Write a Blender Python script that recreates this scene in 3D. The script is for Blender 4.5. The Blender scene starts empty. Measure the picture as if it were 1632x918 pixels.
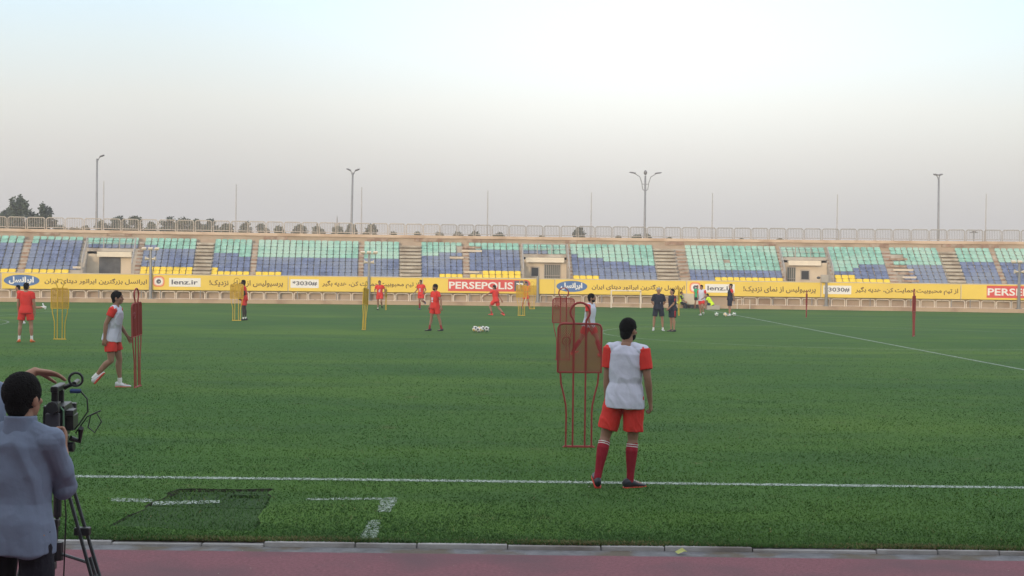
import bpy, math, random
import numpy as np
from mathutils import Vector, Matrix, Euler, noise
R = math.radians
random.seed(7)
SC = bpy.context.scene
COL = SC.collection

# ------------------------------------------------------------------ camera
F = 2100.0          # focal length in photograph pixels (1632 wide)
CZ = 2.23
cam_data = bpy.data.cameras.new('camera')
cam_data.sensor_width = 36.0
cam_data.lens = 36.0 * F / 1632.0
cam_data.clip_end = 4000
cam = bpy.data.objects.new('camera', cam_data)
COL.objects.link(cam)
CAM_M = Matrix.Translation((0, 0, CZ)) @ Matrix.Rotation(R(90 - 0.655), 4, 'X') @ Matrix.Rotation(R(0.685), 4, 'Z')
cam.matrix_world = CAM_M
SC.camera = cam
CAM_I = CAM_M.inverted()

# ------------------------------------------------------------------ sky, sun, exposure
SUN_EL, SUN_AZ = 9.0, 200.0      # low sun behind the camera, a little to the left
world = bpy.data.worlds.new('World')
SC.world = world
world.use_nodes = True
nt = world.node_tree
bg = nt.nodes['Background']
sky = nt.nodes.new('ShaderNodeTexSky')
sky.sky_type = 'NISHITA'
sky.sun_disc = False
sky.sun_elevation = R(SUN_EL)
sky.sun_rotation = R(SUN_AZ)
sky.dust_density = 4.0
nt.links.new(sky.outputs[0], bg.inputs[0])
bg.inputs[1].default_value = 0.05
# pale dusty evening veil: the sky's own colour by height above the horizon
tc = nt.nodes.new('ShaderNodeTexCoord')
sp = nt.nodes.new('ShaderNodeSeparateXYZ')
ramp = nt.nodes.new('ShaderNodeValToRGB')
nt.links.new(tc.outputs['Generated'], sp.inputs[0])
# a faint brighter patch of veil left of the middle
nz = nt.nodes.new('ShaderNodeTexNoise'); nz.inputs['Scale'].default_value = 2.2; nz.inputs['Detail'].default_value = 2
nt.links.new(tc.outputs['Generated'], nz.inputs['Vector'])
ma = nt.nodes.new('ShaderNodeMath'); ma.operation = 'MULTIPLY_ADD'
nt.links.new(nz.outputs[0], ma.inputs[0]); ma.inputs[1].default_value = 0.05; ma.inputs[2].default_value = -0.025
ad = nt.nodes.new('ShaderNodeMath'); ad.operation = 'ADD'
nt.links.new(sp.outputs[2], ad.inputs[0]); nt.links.new(ma.outputs[0], ad.inputs[1])
nt.links.new(ad.outputs[0], ramp.inputs[0])
stops = [(0.0, (.50, .485, .495)), (0.045, (.515, .495, .50)), (0.085, (.575, .545, .53)), (0.12, (.63, .615, .585)),
         (0.16, (.61, .665, .67)), (0.20, (.57, .70, .775)), (0.36, (.80, .86, .95)), (1.0, (.86, .91, 1.0))]
cr = ramp.color_ramp
cr.elements[0].position = stops[0][0]; cr.elements[0].color = (*stops[0][1], 1)
cr.elements[1].position = stops[-1][0]; cr.elements[1].color = (*stops[-1][1], 1)
for p_, c_ in stops[1:-1]:
    e = cr.elements.new(p_); e.color = (*c_, 1)
bg2 = nt.nodes.new('ShaderNodeBackground')
nt.links.new(ramp.outputs[0], bg2.inputs[0]); bg2.inputs[1].default_value = 0.93
adds = nt.nodes.new('ShaderNodeAddShader')
nt.links.new(bg.outputs[0], adds.inputs[0]); nt.links.new(bg2.outputs[0], adds.inputs[1])
# brighter patch of veil above and right of the middle of the view
gd = nt.nodes.new('ShaderNodeVectorMath'); gd.operation = 'DISTANCE'
gm = nt.nodes.new('ShaderNodeVectorMath'); gm.operation = 'MULTIPLY'; gm.inputs[1].default_value = (1, 1, 2.1)
nt.links.new(tc.outputs['Generated'], gm.inputs[0]); nt.links.new(gm.outputs[0], gd.inputs[0]); gd.inputs[1].default_value = (.10, .97, .185 * 2.1)
gr = nt.nodes.new('ShaderNodeMapRange'); gr.interpolation_type = 'SMOOTHSTEP'
gr.inputs[1].default_value = .40; gr.inputs[2].default_value = 0.0; gr.inputs[3].default_value = 0.0; gr.inputs[4].default_value = .20
nt.links.new(gd.outputs['Value'], gr.inputs[0])
bg3 = nt.nodes.new('ShaderNodeBackground'); bg3.inputs[0].default_value = (1, .97, .93, 1); nt.links.new(gr.outputs[0], bg3.inputs[1])
adds2 = nt.nodes.new('ShaderNodeAddShader'); nt.links.new(adds.outputs[0], adds2.inputs[0]); nt.links.new(bg3.outputs[0], adds2.inputs[1])
nt.links.new(adds2.outputs[0], nt.nodes['World Output'].inputs[0])

sun_d = bpy.data.lights.new('sun', 'SUN')
sun_d.energy = 1.5
sun_d.angle = R(11)
sun_d.color = (1.0, .80, .62)
sun = bpy.data.objects.new('sun', sun_d)
COL.objects.link(sun)
az = R(SUN_AZ)
sdir = Vector((math.sin(az) * math.cos(R(SUN_EL)), math.cos(az) * math.cos(R(SUN_EL)), math.sin(R(SUN_EL))))  # to the sun
sun.rotation_euler = sdir.to_track_quat('Z', 'Y').to_euler()
vs = SC.view_settings
vs.view_transform = 'Standard'; vs.look = 'None'; vs.gamma = 1.0; vs.exposure = 0.38; vs.use_curve_mapping = False
SC.cycles.volume_step_rate = 1.0
SC.cycles.max_bounces = 6

# ------------------------------------------------------------------ helpers
def lin(r, g, b):
    f = lambda c: (c / 255) / 12.92 if c / 255 <= .04045 else ((c / 255 + .055) / 1.055) ** 2.4
    return (f(r), f(g), f(b))

_m = {}
def mat(name, col, rough=.7, var=.15, scale=6.0, bump=0.0, bscale=None, metal=0.0, spec=.4, dirt=None, coords='Object', detail=4, dscale=1.2, damt=(.45, .62)):
    if name in _m: return _m[name]
    m = bpy.data.materials.new(name); m.use_nodes = True
    n = m.node_tree; b = n.nodes['Principled BSDF']
    b.inputs['Roughness'].default_value = rough; b.inputs['Metallic'].default_value = metal
    b.inputs['Specular IOR Level'].default_value = spec
    t = n.nodes.new('ShaderNodeNewGeometry' if coords == 'Position' else 'ShaderNodeTexCoord')
    no = n.nodes.new('ShaderNodeTexNoise'); no.inputs['Scale'].default_value = scale; no.inputs['Detail'].default_value = detail
    n.links.new(t.outputs[coords], no.inputs['Vector'])
    mr = n.nodes.new('ShaderNodeMapRange'); mr.inputs[1].default_value = .25; mr.inputs[2].default_value = .75
    mr.inputs[3].default_value = 1 - var; mr.inputs[4].default_value = 1 + var
    n.links.new(no.outputs[0], mr.inputs[0])
    vm = n.nodes.new('ShaderNodeVectorMath'); vm.operation = 'SCALE'; vm.inputs[0].default_value = col
    n.links.new(mr.outputs[0], vm.inputs['Scale'])
    out = vm.outputs[0]
    if dirt:
        n2 = n.nodes.new('ShaderNodeTexNoise'); n2.inputs['Scale'].default_value = dscale; n2.inputs['Detail'].default_value = 6
        n.links.new(t.outputs[coords], n2.inputs['Vector'])
        m2 = n.nodes.new('ShaderNodeMapRange'); m2.inputs[1].default_value = damt[0]; m2.inputs[2].default_value = damt[1]
        n.links.new(n2.outputs[0], m2.inputs[0])
        mx = n.nodes.new('ShaderNodeMix'); mx.data_type = 'RGBA'
        n.links.new(m2.outputs[0], mx.inputs[0]); n.links.new(out, mx.inputs[6]); mx.inputs[7].default_value = (*dirt, 1)
        out = mx.outputs[2]
    n.links.new(out, b.inputs['Base Color'])
    if bump:
        n3 = n.nodes.new('ShaderNodeTexNoise'); n3.inputs['Scale'].default_value = bscale or scale * 3; n3.inputs['Detail'].default_value = 5
        n.links.new(t.outputs[coords], n3.inputs['Vector'])
        bp = n.nodes.new('ShaderNodeBump'); bp.inputs['Strength'].default_value = bump; bp.inputs['Distance'].default_value = .02
        n.links.new(n3.outputs[0], bp.inputs['Height']); n.links.new(bp.outputs[0], b.inputs['Normal'])
    _m[name] = m
    return m

def tag(o, label=None, cat=None, group=None, kind=None):
    if label: o['label'] = label
    if cat: o['category'] = cat
    if group: o['group'] = group
    if kind: o['kind'] = kind
    return o

def empty(name, loc=(0, 0, 0), rz=0.0, label=None, cat=None, group=None, scale=1.0):
    o = bpy.data.objects.new(name, None); COL.objects.link(o)
    o.location = loc; o.rotation_euler = (0, 0, rz); o.scale = (scale,) * 3
    o.empty_display_size = .2
    return tag(o, label, cat, group)

REMESH = []
class MB:
    def __init__(s): s.v = []; s.f = []; s.mi = []; s.cur = 0
    def add(s, vs, fs):
        n = len(s.v); s.v += [tuple(p) for p in vs]; s.f += [tuple(n + i for i in f) for f in fs]; s.mi += [s.cur] * len(fs)
    def box(s, lo, hi, M=None):
        x0, y0, z0 = lo; x1, y1, z1 = hi
        p = [Vector(c) for c in ((x0, y0, z0), (x1, y0, z0), (x1, y1, z0), (x0, y1, z0), (x0, y0, z1), (x1, y0, z1), (x1, y1, z1), (x0, y1, z1))]
        if M: p = [M @ q for q in p]
        s.add(p, [(0, 3, 2, 1), (4, 5, 6, 7), (0, 1, 5, 4), (1, 2, 6, 5), (2, 3, 7, 6), (3, 0, 4, 7)])
    def loft(s, rings, cap=True):
        n = len(rings[0]); vs = [p for r in rings for p in r]; fs = []
        for k in range(len(rings) - 1):
            for i in range(n):
                j = (i + 1) % n
                fs.append((k * n + i, k * n + j, (k + 1) * n + j, (k + 1) * n + i))
        if cap:
            fs.append(tuple(range(n - 1, -1, -1))); fs.append(tuple((len(rings) - 1) * n + i for i in range(n)))
        s.add(vs, fs)
    def tube(s, pts, r, seg=8, flat=1.0, up=None):
        pts = [Vector(p) for p in pts]; rs = r if isinstance(r, (list, tuple)) else [r] * len(pts)
        d0 = (pts[1] - pts[0]).normalized()
        u = Vector(up) if up else (Vector((0, 0, 1)) if abs(d0.z) < .9 else Vector((0, 1, 0)))
        a = d0.cross(u).normalized(); rings = []
        for i, p in enumerate(pts):
            if i == 0: d = d0
            elif i == len(pts) - 1: d = (pts[i] - pts[i - 1]).normalized()
            else:
                d = ((pts[i] - pts[i - 1]).normalized() + (pts[i + 1] - pts[i]).normalized())
                d = d.normalized() if d.length > 1e-6 else d0
            a = (a - d * a.dot(d)).normalized(); b = d.cross(a)
            rings.append([p + (a * math.cos(t) + b * math.sin(t) * flat) * rs[i] for t in [2 * math.pi * k / seg for k in range(seg)]])
        s.loft(rings)
    def ell(s, c, r, M=None, nu=16, nv=10):
        c = Vector(c); rings = []
        for j in range(nv + 1):
            ph = math.pi * j / nv - math.pi / 2
            cz, rr = math.sin(ph), max(math.cos(ph), .02)
            ring = []
            for i in range(nu):
                t = 2 * math.pi * i / nu
                q = Vector((r[0] * rr * math.cos(t), r[1] * rr * math.sin(t), r[2] * cz))
                ring.append(c + (M @ q if M else q))
            rings.append(ring)
        s.loft(rings)
    def cap(s, p0, p1, r0, r1, seg=12, ends=True):
        p0 = Vector(p0); p1 = Vector(p1); s.tube([p0, p1], [r0, r1], seg)
        if ends:
            s.ell(p0, (r0,) * 3, nu=seg, nv=8); s.ell(p1, (r1,) * 3, nu=seg, nv=8)
    def build(s, name, mats, parent=None, smooth=False, voxel=None, wrinkle=0.0, wscale=7.0, bevel=None, smoothit=2):
        me = bpy.data.meshes.new(name); me.from_pydata(s.v, [], s.f)
        if not isinstance(mats, (list, tuple)): mats = [mats]
        for m in mats: me.materials.append(m)
        if len(mats) > 1: me.polygons.foreach_set('material_index', s.mi)
        me.update()
        o = bpy.data.objects.new(name, me); COL.objects.link(o)
        if parent: o.parent = parent
        if voxel:
            rm = o.modifiers.new('r', 'REMESH'); rm.mode = 'VOXEL'; rm.voxel_size = voxel; rm.use_smooth_shade = True
            sm = o.modifiers.new('s', 'SMOOTH'); sm.iterations = smoothit; sm.factor = .6
            REMESH.append((o, wrinkle, wscale))
        elif bevel:
            bv = o.modifiers.new('b', 'BEVEL'); bv.width = bevel; bv.segments = 2; bv.limit_method = 'ANGLE'
            REMESH.append((o, 0, 1))
        elif smooth:
            me.polygons.foreach_set('use_smooth', [True] * len(me.polygons))
        return o

def proj(p):
    q = CAM_I @ Vector(p)
    return (816 + F * q.x / -q.z, 459 - F * q.y / -q.z)
def ray(px, py):
    return (CAM_M.to_3x3() @ Vector(((px - 816) / F, (459 - py) / F, -1))).normalized()
def on_z(px, py, z=0.0):
    d = ray(px, py); t = (z - CZ) / d.z
    return Vector((d.x * t, d.y * t, z))
def on_y(px, py, Y):
    d = ray(px, py); t = Y / d.y
    return Vector((d.x * t, Y, CZ + d.z * t))

# stand line: gently bowed plan curve
def Yw(X): return 88.7 + .041 * X - .003165 * X * X
def nrm(X):
    s = .041 - .00633 * X; v = Vector((-s, 1, 0)); return v.normalized()
def ang(X): return math.atan(.041 - .00633 * X)
def S(X, back, z):
    n = nrm(X); return Vector((X + n.x * back, Yw(X) + n.y * back, z))
def Xat(px, back=0.0, z=1.0):
    lo, hi = -60.0, 60.0
    for _ in range(40):
        m = (lo + hi) / 2
        if proj(S(m, back, z))[0] < px: lo = m
        else: hi = m
    return (lo + hi) / 2
def frange(a, b, step):
    n = max(1, int(math.ceil((b - a) / step))); return [a + (b - a) * i / n for i in range(n + 1)]
def strip(mb, X0, X1, prof, step=1.5):
    """closed profile (back, z) swept along the stand line"""
    mb.loft([[S(X, b, z) for b, z in prof] for X in frange(X0, X1, step)])
def bar(mb, X0, X1, b0, b1, z0, z1, step=1.5):
    strip(mb, X0, X1, [(b0, z0), (b1, z0), (b1, z1), (b0, z1)], step)

# ------------------------------------------------------------------ materials
def grass_mat(name, c1, c2, c3):
    m = bpy.data.materials.new(name); m.use_nodes = True
    n = m.node_tree; b = n.nodes['Principled BSDF']; b.inputs['Roughness'].default_value = .85
    b.inputs['Specular IOR Level'].default_value = .08
    t = n.nodes.new('ShaderNodeTexCoord')
    def ns(scale, detail=5, sx=1, sy=1):
        mp = n.nodes.new('ShaderNodeMapping'); mp.inputs['Scale'].default_value = (sx, sy, 1)
        n.links.new(t.outputs['Object'], mp.inputs[0])
        q = n.nodes.new('ShaderNodeTexNoise'); q.inputs['Scale'].default_value = scale; q.inputs['Detail'].default_value = detail
        n.links.new(mp.outputs[0], q.inputs['Vector']); return q.outputs[0]
    def mixc(fac, a, bb, lo, hi):
        r = n.nodes.new('ShaderNodeMapRange'); r.inputs[1].default_value = lo; r.inputs[2].default_value = hi
        n.links.new(fac, r.inputs[0]); x = n.nodes.new('ShaderNodeMix'); x.data_type = 'RGBA'
        n.links.new(r.outputs[0], x.inputs[0])
        for k, c in ((6, a), (7, bb)):
            if isinstance(c, tuple): x.inputs[k].default_value = (*c, 1)
            else: n.links.new(c, x.inputs[k])
        return x.outputs[2]
    big = mixc(ns(.11, 5, .6, 1.3), c1, c2, .38, .66)
    med = mixc(ns(.6, 5, .4, 1.2), big, c3, .42, .75)
    fine = mixc(ns(9, 6, .45, 1.3), med, (c1[0] * .6, c1[1] * .65, c1[2] * .65), .55, .95)
    dry = mixc(ns(1.3, 8), fine, (.10, .115, .035), .64, .80)
    n.links.new(dry, b.inputs['Base Color'])
    bp = n.nodes.new('ShaderNodeBump'); bp.inputs['Strength'].default_value = .5; bp.inputs['Distance'].default_value = .03
    n.links.new(ns(22, 6, 1, .6), bp.inputs['Height']); n.links.new(bp.outputs[0], b.inputs['Normal'])
    return m
GRASS = grass_mat('turf', (.043, .112, .020), (.080, .152, .022), (.038, .094, .024))
CONC = mat('tan_concrete', (.42, .335, .25), .9, .16, .8, .3, 9, dirt=(.30, .215, .15), dscale=.5, damt=(.5, .72))
CONC2 = mat('grey_concrete', (.42, .385, .33), .9, .14, 1.5, .3, 9, dirt=(.27, .21, .16), dscale=.9, damt=(.5, .75))
BROWN = mat('worn_brown_concrete', (.30, .20, .145), .9, .3, 2.5, .3, 9, dirt=(.44, .36, .28), dscale=2, damt=(.45, .65))
PALE = mat('cream_render', (.60, .52, .40), .85, .08, 1.2, .1, 9, dirt=(.42, .33, .25), dscale=.8, damt=(.55, .8))
PIPE = mat('cream_pipe_paint', (.74, .65, .54), .6, .1, 3, dirt=(.35, .24, .17), dscale=5, damt=(.6, .75))
RAIL = mat('grey_pipe_paint', (.36, .33, .295), .55, .08, 3)
DARK = mat('dark_steel_door', (.10, .105, .11), .6, .3, 3)
GLASSD = mat('dark_window', (.035, .04, .045), .25, .1, 3)
STEEL = mat('galvanised_steel', (.26, .26, .26), .5, .12, 2, metal=.3)
FLAG = mat('white_pole_paint', (.42, .40, .39), .5, .15, 1)
YEL = mat('banner_yellow', (.82, .585, .095), .6, .04, .7, dirt=(.74, .52, .10), dscale=.35, damt=(.5, .8))
WHITE = mat('banner_white', (.80, .78, .74), .6, .03, 1)
BLUE = mat('banner_blue', (.075, .16, .36), .6, .05, 1)
REDB = mat('banner_red', (.66, .085, .075), .6, .05, 1)
BRN = mat('banner_brown', (.13, .075, .035), .7, .05, 1)
GREYT = mat('banner_dark_grey', (.10, .10, .13), .7, .05, 1)
SALMON = mat('banner_orange', (.80, .22, .09), .6, .05, 1)
TEAL = mat('teal_plastic', (.235, .45, .365), .45, .30, 2.3, coords='Position', dirt=(.36, .52, .43), dscale=.35)
BLUES = mat('slate_blue_plastic', (.13, .165, .275), .45, .38, 2.3, coords='Position', dirt=(.20, .235, .31), dscale=.3)
YELS = mat('yellow_plastic', (.78, .56, .05), .45, .18, 2.3, coords='Position')
TRACK = mat('red_track', (.215, .086, .100), .95, .22, 35, .6, 160, dirt=(.150, .078, .088), dscale=.9, damt=(.47, .66))
KERB = mat('pale_kerb', (.36, .35, .34), .95, .2, 3, .4, 20, dirt=(.20, .18, .16), dscale=1.3, damt=(.48, .66))
SOIL = mat('dark_soil', (.045, .042, .028), 1, .4, 9, .6, 30)
DRYG = mat('ground_dirt', (.24, .19, .13), 1, .2, .3, .3, 5)

# ------------------------------------------------------------------ ground, pitch, track
mb = MB(); mb.add([(-900, -300, -.35), (900, -300, -.35), (900, 1500, -.35), (-900, 1500, -.35)], [(0, 1, 2, 3)])
tag(mb.build('ground', DRYG), kind='structure')
mb = MB(); mb.box((-70, -2, -.3), (70, 10.40, -.030))
te = [(-70 + .35 * i, 10.545 + .012 * noise.noise(Vector((i * .9, 4, 0))) + .02 * noise.noise(Vector((i * .21, 8, 0)))) for i in range(401)]
mb.add([(x_, 10.40, -.030) for x_, y_ in te] + [(x_, y_, -.030) for x_, y_ in te], [(i, i + 1, 402 + i, 401 + i) for i in range(400)])
tag(mb.build('running_track', TRACK), kind='structure')

# hole for the lifted turf patch, corners found on the ground
hole = [on_z(176, 838), on_z(404, 848), on_z(437, 779), on_z(283, 779)]
import bmesh
bm = bmesh.new()
Y0 = 10.88
edge_near = []
for i in range(0, 281):
    X = -70 + .5 * i
    edge_near.append((X, Y0 + .035 * noise.noise(Vector((X * 1.3, 0, 0))) + .025 * noise.noise(Vector((X * 5, 3, 0)))))
outer = [(x, y) for x, y in edge_near] + [(70, 24), (-70, 24)]
ov = [bm.verts.new((x, y, 0)) for x, y in outer]
oe = [bm.edges.new((ov[i], ov[(i + 1) % len(ov)])) for i in range(len(ov))]
hpts = []
for i in range(4):
    a, b_ = hole[i], hole[(i + 1) % 4]
    for k in range(16):
        p = a.lerp(b_, k / 16); p += Vector((noise.noise(p * 3) + .6 * noise.noise(p * 11), noise.noise(p * 3 + Vector((9, 0, 0))) + .6 * noise.noise(p * 11 + Vector((0, 9, 0))), 0)) * .06
        hpts.append(p)
hv = [bm.verts.new((p.x, p.y, 0)) for p in hpts]
he = [bm.edges.new((hv[i], hv[(i + 1) % len(hv)])) for i in range(len(hv))]
bmesh.ops.triangle_fill(bm, use_beauty=True, use_dissolve=False, edges=oe + he)
fv = [bm.verts.new(p) for p in ((-70, 24, 0), (70, 24, 0), (70, 100, 0), (-70, 100, 0))]
bm.faces.new(fv)
me = bpy.data.meshes.new('pitch'); 
for f_ in bm.faces:
    if f_.normal.z < 0: f_.normal_flip()
bm.normal_update()
for f_ in bm.faces:
    if f_.normal.z < 0: f_.normal_flip()
bm.to_mesh(me); bm.free(); me.materials.append(GRASS); me.materials.append(SOIL)
pitch = bpy.data.objects.new('pitch', me); COL.objects.link(pitch); tag(pitch, kind='structure')
# soil block edge under the near side of the turf, so the step to the kerb is solid
mb = MB()
n = len(edge_near)
for i in range(n - 1):
    (x0, y0), (x1, y1) = edge_near[i], edge_near[i + 1]
    mb.add([(x0, y0, -.3), (x1, y1, -.3), (x1, y1, -.001), (x0, y0, -.001)], [(0, 1, 2, 3)])
for i in range(len(hpts)):
    a, b_ = hpts[i], hpts[(i + 1) % len(hpts)]
    mb.add([(a.x, a.y, -.001), (b_.x, b_.y, -.001), (b_.x, b_.y, -.10), (a.x, a.y, -.10)], [(0, 1, 2, 3)])
mb.add([(p.x, p.y, -.075) for p in hpts], [tuple(range(len(hpts)))])
tag(mb.build('soil', SOIL), kind='structure')
# re-laid sods in the patch, a few centimetres low, with open joints
SOD = grass_mat('sod', (.032, .074, .020), (.046, .088, .026), (.026, .055, .020))
def in_hole(u, v):
    a = hole[0].lerp(hole[1], u); b2 = hole[3].lerp(hole[2], u); return a.lerp(b2, v)
mb = MB(); 
SODS = [(.01, .99, .01, .515, -.010), (.03, .98, .53, .775, -.012), (.07, .60, .785, .945, -.016), (.61, .97, .85, .955, -.012), (.90, .985, .785, .845, -.012)]
for u0, u1, v0, v1, zt in SODS:
    ring = []
    for (ua, va, ub, vb) in ((u0, v0, u1, v0), (u1, v0, u1, v1), (u1, v1, u0, v1), (u0, v1, u0, v0)):
        for k in range(8):
            p = in_hole(ua + (ub - ua) * k / 8, va + (vb - va) * k / 8)
            p += Vector((noise.noise(p * 7), noise.noise(p * 7 + Vector((5, 0, 0))), 0)) * .02
            ring.append(p)
    mb.loft([[Vector((p.x, p.y, -.074)) for p in ring], [Vector((p.x, p.y, zt)) for p in ring]])
tag(mb.build('turf_patch', SOD), kind='structure')

# kerb: a thin line of pale stones, then a rough grey gutter strip beside the track
mb = MB(); x = -40.0; rnd = random.Random(3)
while x < 40:
    L = rnd.choice((.5, .52, .75, 1.0)) * rnd.uniform(.95, 1.05); dz = rnd.uniform(-.006, .005); dy = rnd.uniform(-.008, .008); hh = .0 if rnd.random() > .2 else -.016
    mb.box((x, 10.765 + dy, -.2), (x + L - .009, 10.85 + dy, .002 + dz + hh)); x += L
kb = mb.build('kerb', KERB, bevel=.008); tag(kb, kind='structure')
mb = MB(); mb.box((-70, 10.401, -.2), (70, 10.90, -.036)); tag(mb.build('gutter', mat('gutter_concrete', (.155, .155, .16), 1, .3, 9, .6, 40, dirt=(.12, .10, .075), dscale=2.5, damt=(.5, .62))), kind='structure')
mb = MB(); mb.box((-70, 10.845, -.035), (70, 10.90, -.012)); tag(mb.build('soil', mat('kerb_soil', (.17, .125, .08), 1, .4, 12, .6, 40)), kind='structure')

# ---- painted markings with worn, ragged edges
def line_mat(name, thr):
    m = bpy.data.materials.new(name); m.use_nodes = True
    n = m.node_tree; b = n.nodes['Principled BSDF']; b.inputs['Roughness'].default_value = .9
    b.inputs['Base Color'].default_value = (.34, .40, .34, 1)
    t = n.nodes.new('ShaderNodeTexCoord'); q = n.nodes.new('ShaderNodeTexNoise'); q.inputs['Scale'].default_value = 26; q.inputs['Detail'].default_value = 6
    n.links.new(t.outputs['Object'], q.inputs['Vector'])
    r = n.nodes.new('ShaderNodeMapRange'); r.inputs[1].default_value = thr - .04; r.inputs[2].default_value = thr + .06
    n.links.new(q.outputs[0], r.inputs[0]); n.links.new(r.outputs[0], b.inputs['Alpha'])
    return m
LINE = line_mat('line_paint', .45); FAINT = line_mat('line_paint_worn', .51)
def seg_line(mb, pts, w, wob=.012):
    pts = [Vector((p[0], p[1], 0)) for p in pts]; L = []; 
    for i, p in enumerate(pts):
        d = (pts[min(i + 1, len(pts) - 1)] - pts[max(i - 1, 0)]).normalized(); nn = Vector((-d.y, d.x, 0))
        a = w / 2 + wob * noise.noise(p * 4); b_ = w / 2 + wob * noise.noise(p * 4 + Vector((7, 7, 0)))
        L.append((p + nn * a, p - nn * b_))
    vs = [(q.x, q.y, .004) for ab in L for q in ab]
    mb.add(vs, [(2 * i + 1, 2 * i + 3, 2 * i + 2, 2 * i) for i in range(len(L) - 1)])
def dense(a, b_, step=.15):
    a = Vector(a); b_ = Vector(b_); n = max(2, int((b_ - a).length / step)); return [tuple(a.lerp(b_, i / n)) for i in range(n + 1)]
TL = 14.05; HX = 12.6; CY = 50.0
mb = MB(); seg_line(mb, dense((-30, TL), (30, TL), .1), .135); tag(mb.build('touchline', LINE), kind='structure')
mb = MB(); seg_line(mb, dense((HX, TL + .1), (HX, 86), .4), .10)
tag(mb.build('halfway_line', LINE), kind='structure')
mb = MB(); seg_line(mb, [(HX + 9.15 * math.cos(t), CY + 9.15 * math.sin(t)) for t in [2 * math.pi * i / 160 for i in range(161)]], .10)
tag(mb.build('centre_circle', FAINT), kind='structure')
mb = MB()
GX = HX - 52.5
for a, b_ in (((GX + 16.5, 30), (GX + 16.5, 70)), ((GX, 30), (GX + 16.5, 30)), ((GX, 70), (GX + 16.5, 70)), ((GX, TL), (GX, 86))): seg_line(mb, dense(a, b_, .5), .09)
seg_line(mb, [(GX + 11 + 9.15 * math.cos(t), 50 + 9.15 * math.sin(t)) for t in [R(-53 + 106 * i / 40) for i in range(41)]], .09)
tag(mb.build('penalty_area_lines', FAINT), kind='structure')
# short dashes in front of the bench area
mb = MB()
TECH = []
def quad_mark(pp, n_=10):
    q = [on_z(*p) for p in pp]
    TECH.append(q)
    for i in range(n_):
        for j in range(n_):
            def P(u, v):
                p = q[0].lerp(q[1], u).lerp(q[3].lerp(q[2], u), v); return (p.x + .01 * noise.noise(p * 20), p.y + .01 * noise.noise(p * 20 + Vector((3, 0, 0))), .004)
            mb.add([P(i / n_, j / n_), P((i + 1) / n_, j / n_), P((i + 1) / n_, (j + 1) / n_), P(i / n_, (j + 1) / n_)], [(0, 1, 2, 3)])
quad_mark([(601, 816), (622, 816), (634, 795), (608, 795)])
quad_mark([(574, 860), (600, 860), (607, 830), (588, 830)])
quad_mark([(490, 797.5), (632, 796.5), (632, 793.5), (490, 794.5)])
quad_mark([(178, 800), (243, 801), (243, 796), (178, 794)])
tag(mb.build('technical_area_marks', FAINT), kind='structure')
mb = MB()
q = [on_z(243, 805, -.008), on_z(350, 801.5, -.008), on_z(350, 797, -.008), on_z(243, 799, -.008)]
mb.add([(p.x, p.y, -.0075) for p in q], [(0, 1, 2, 3)]); tag(mb.build('technical_area_dash', LINE), kind='structure')

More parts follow.
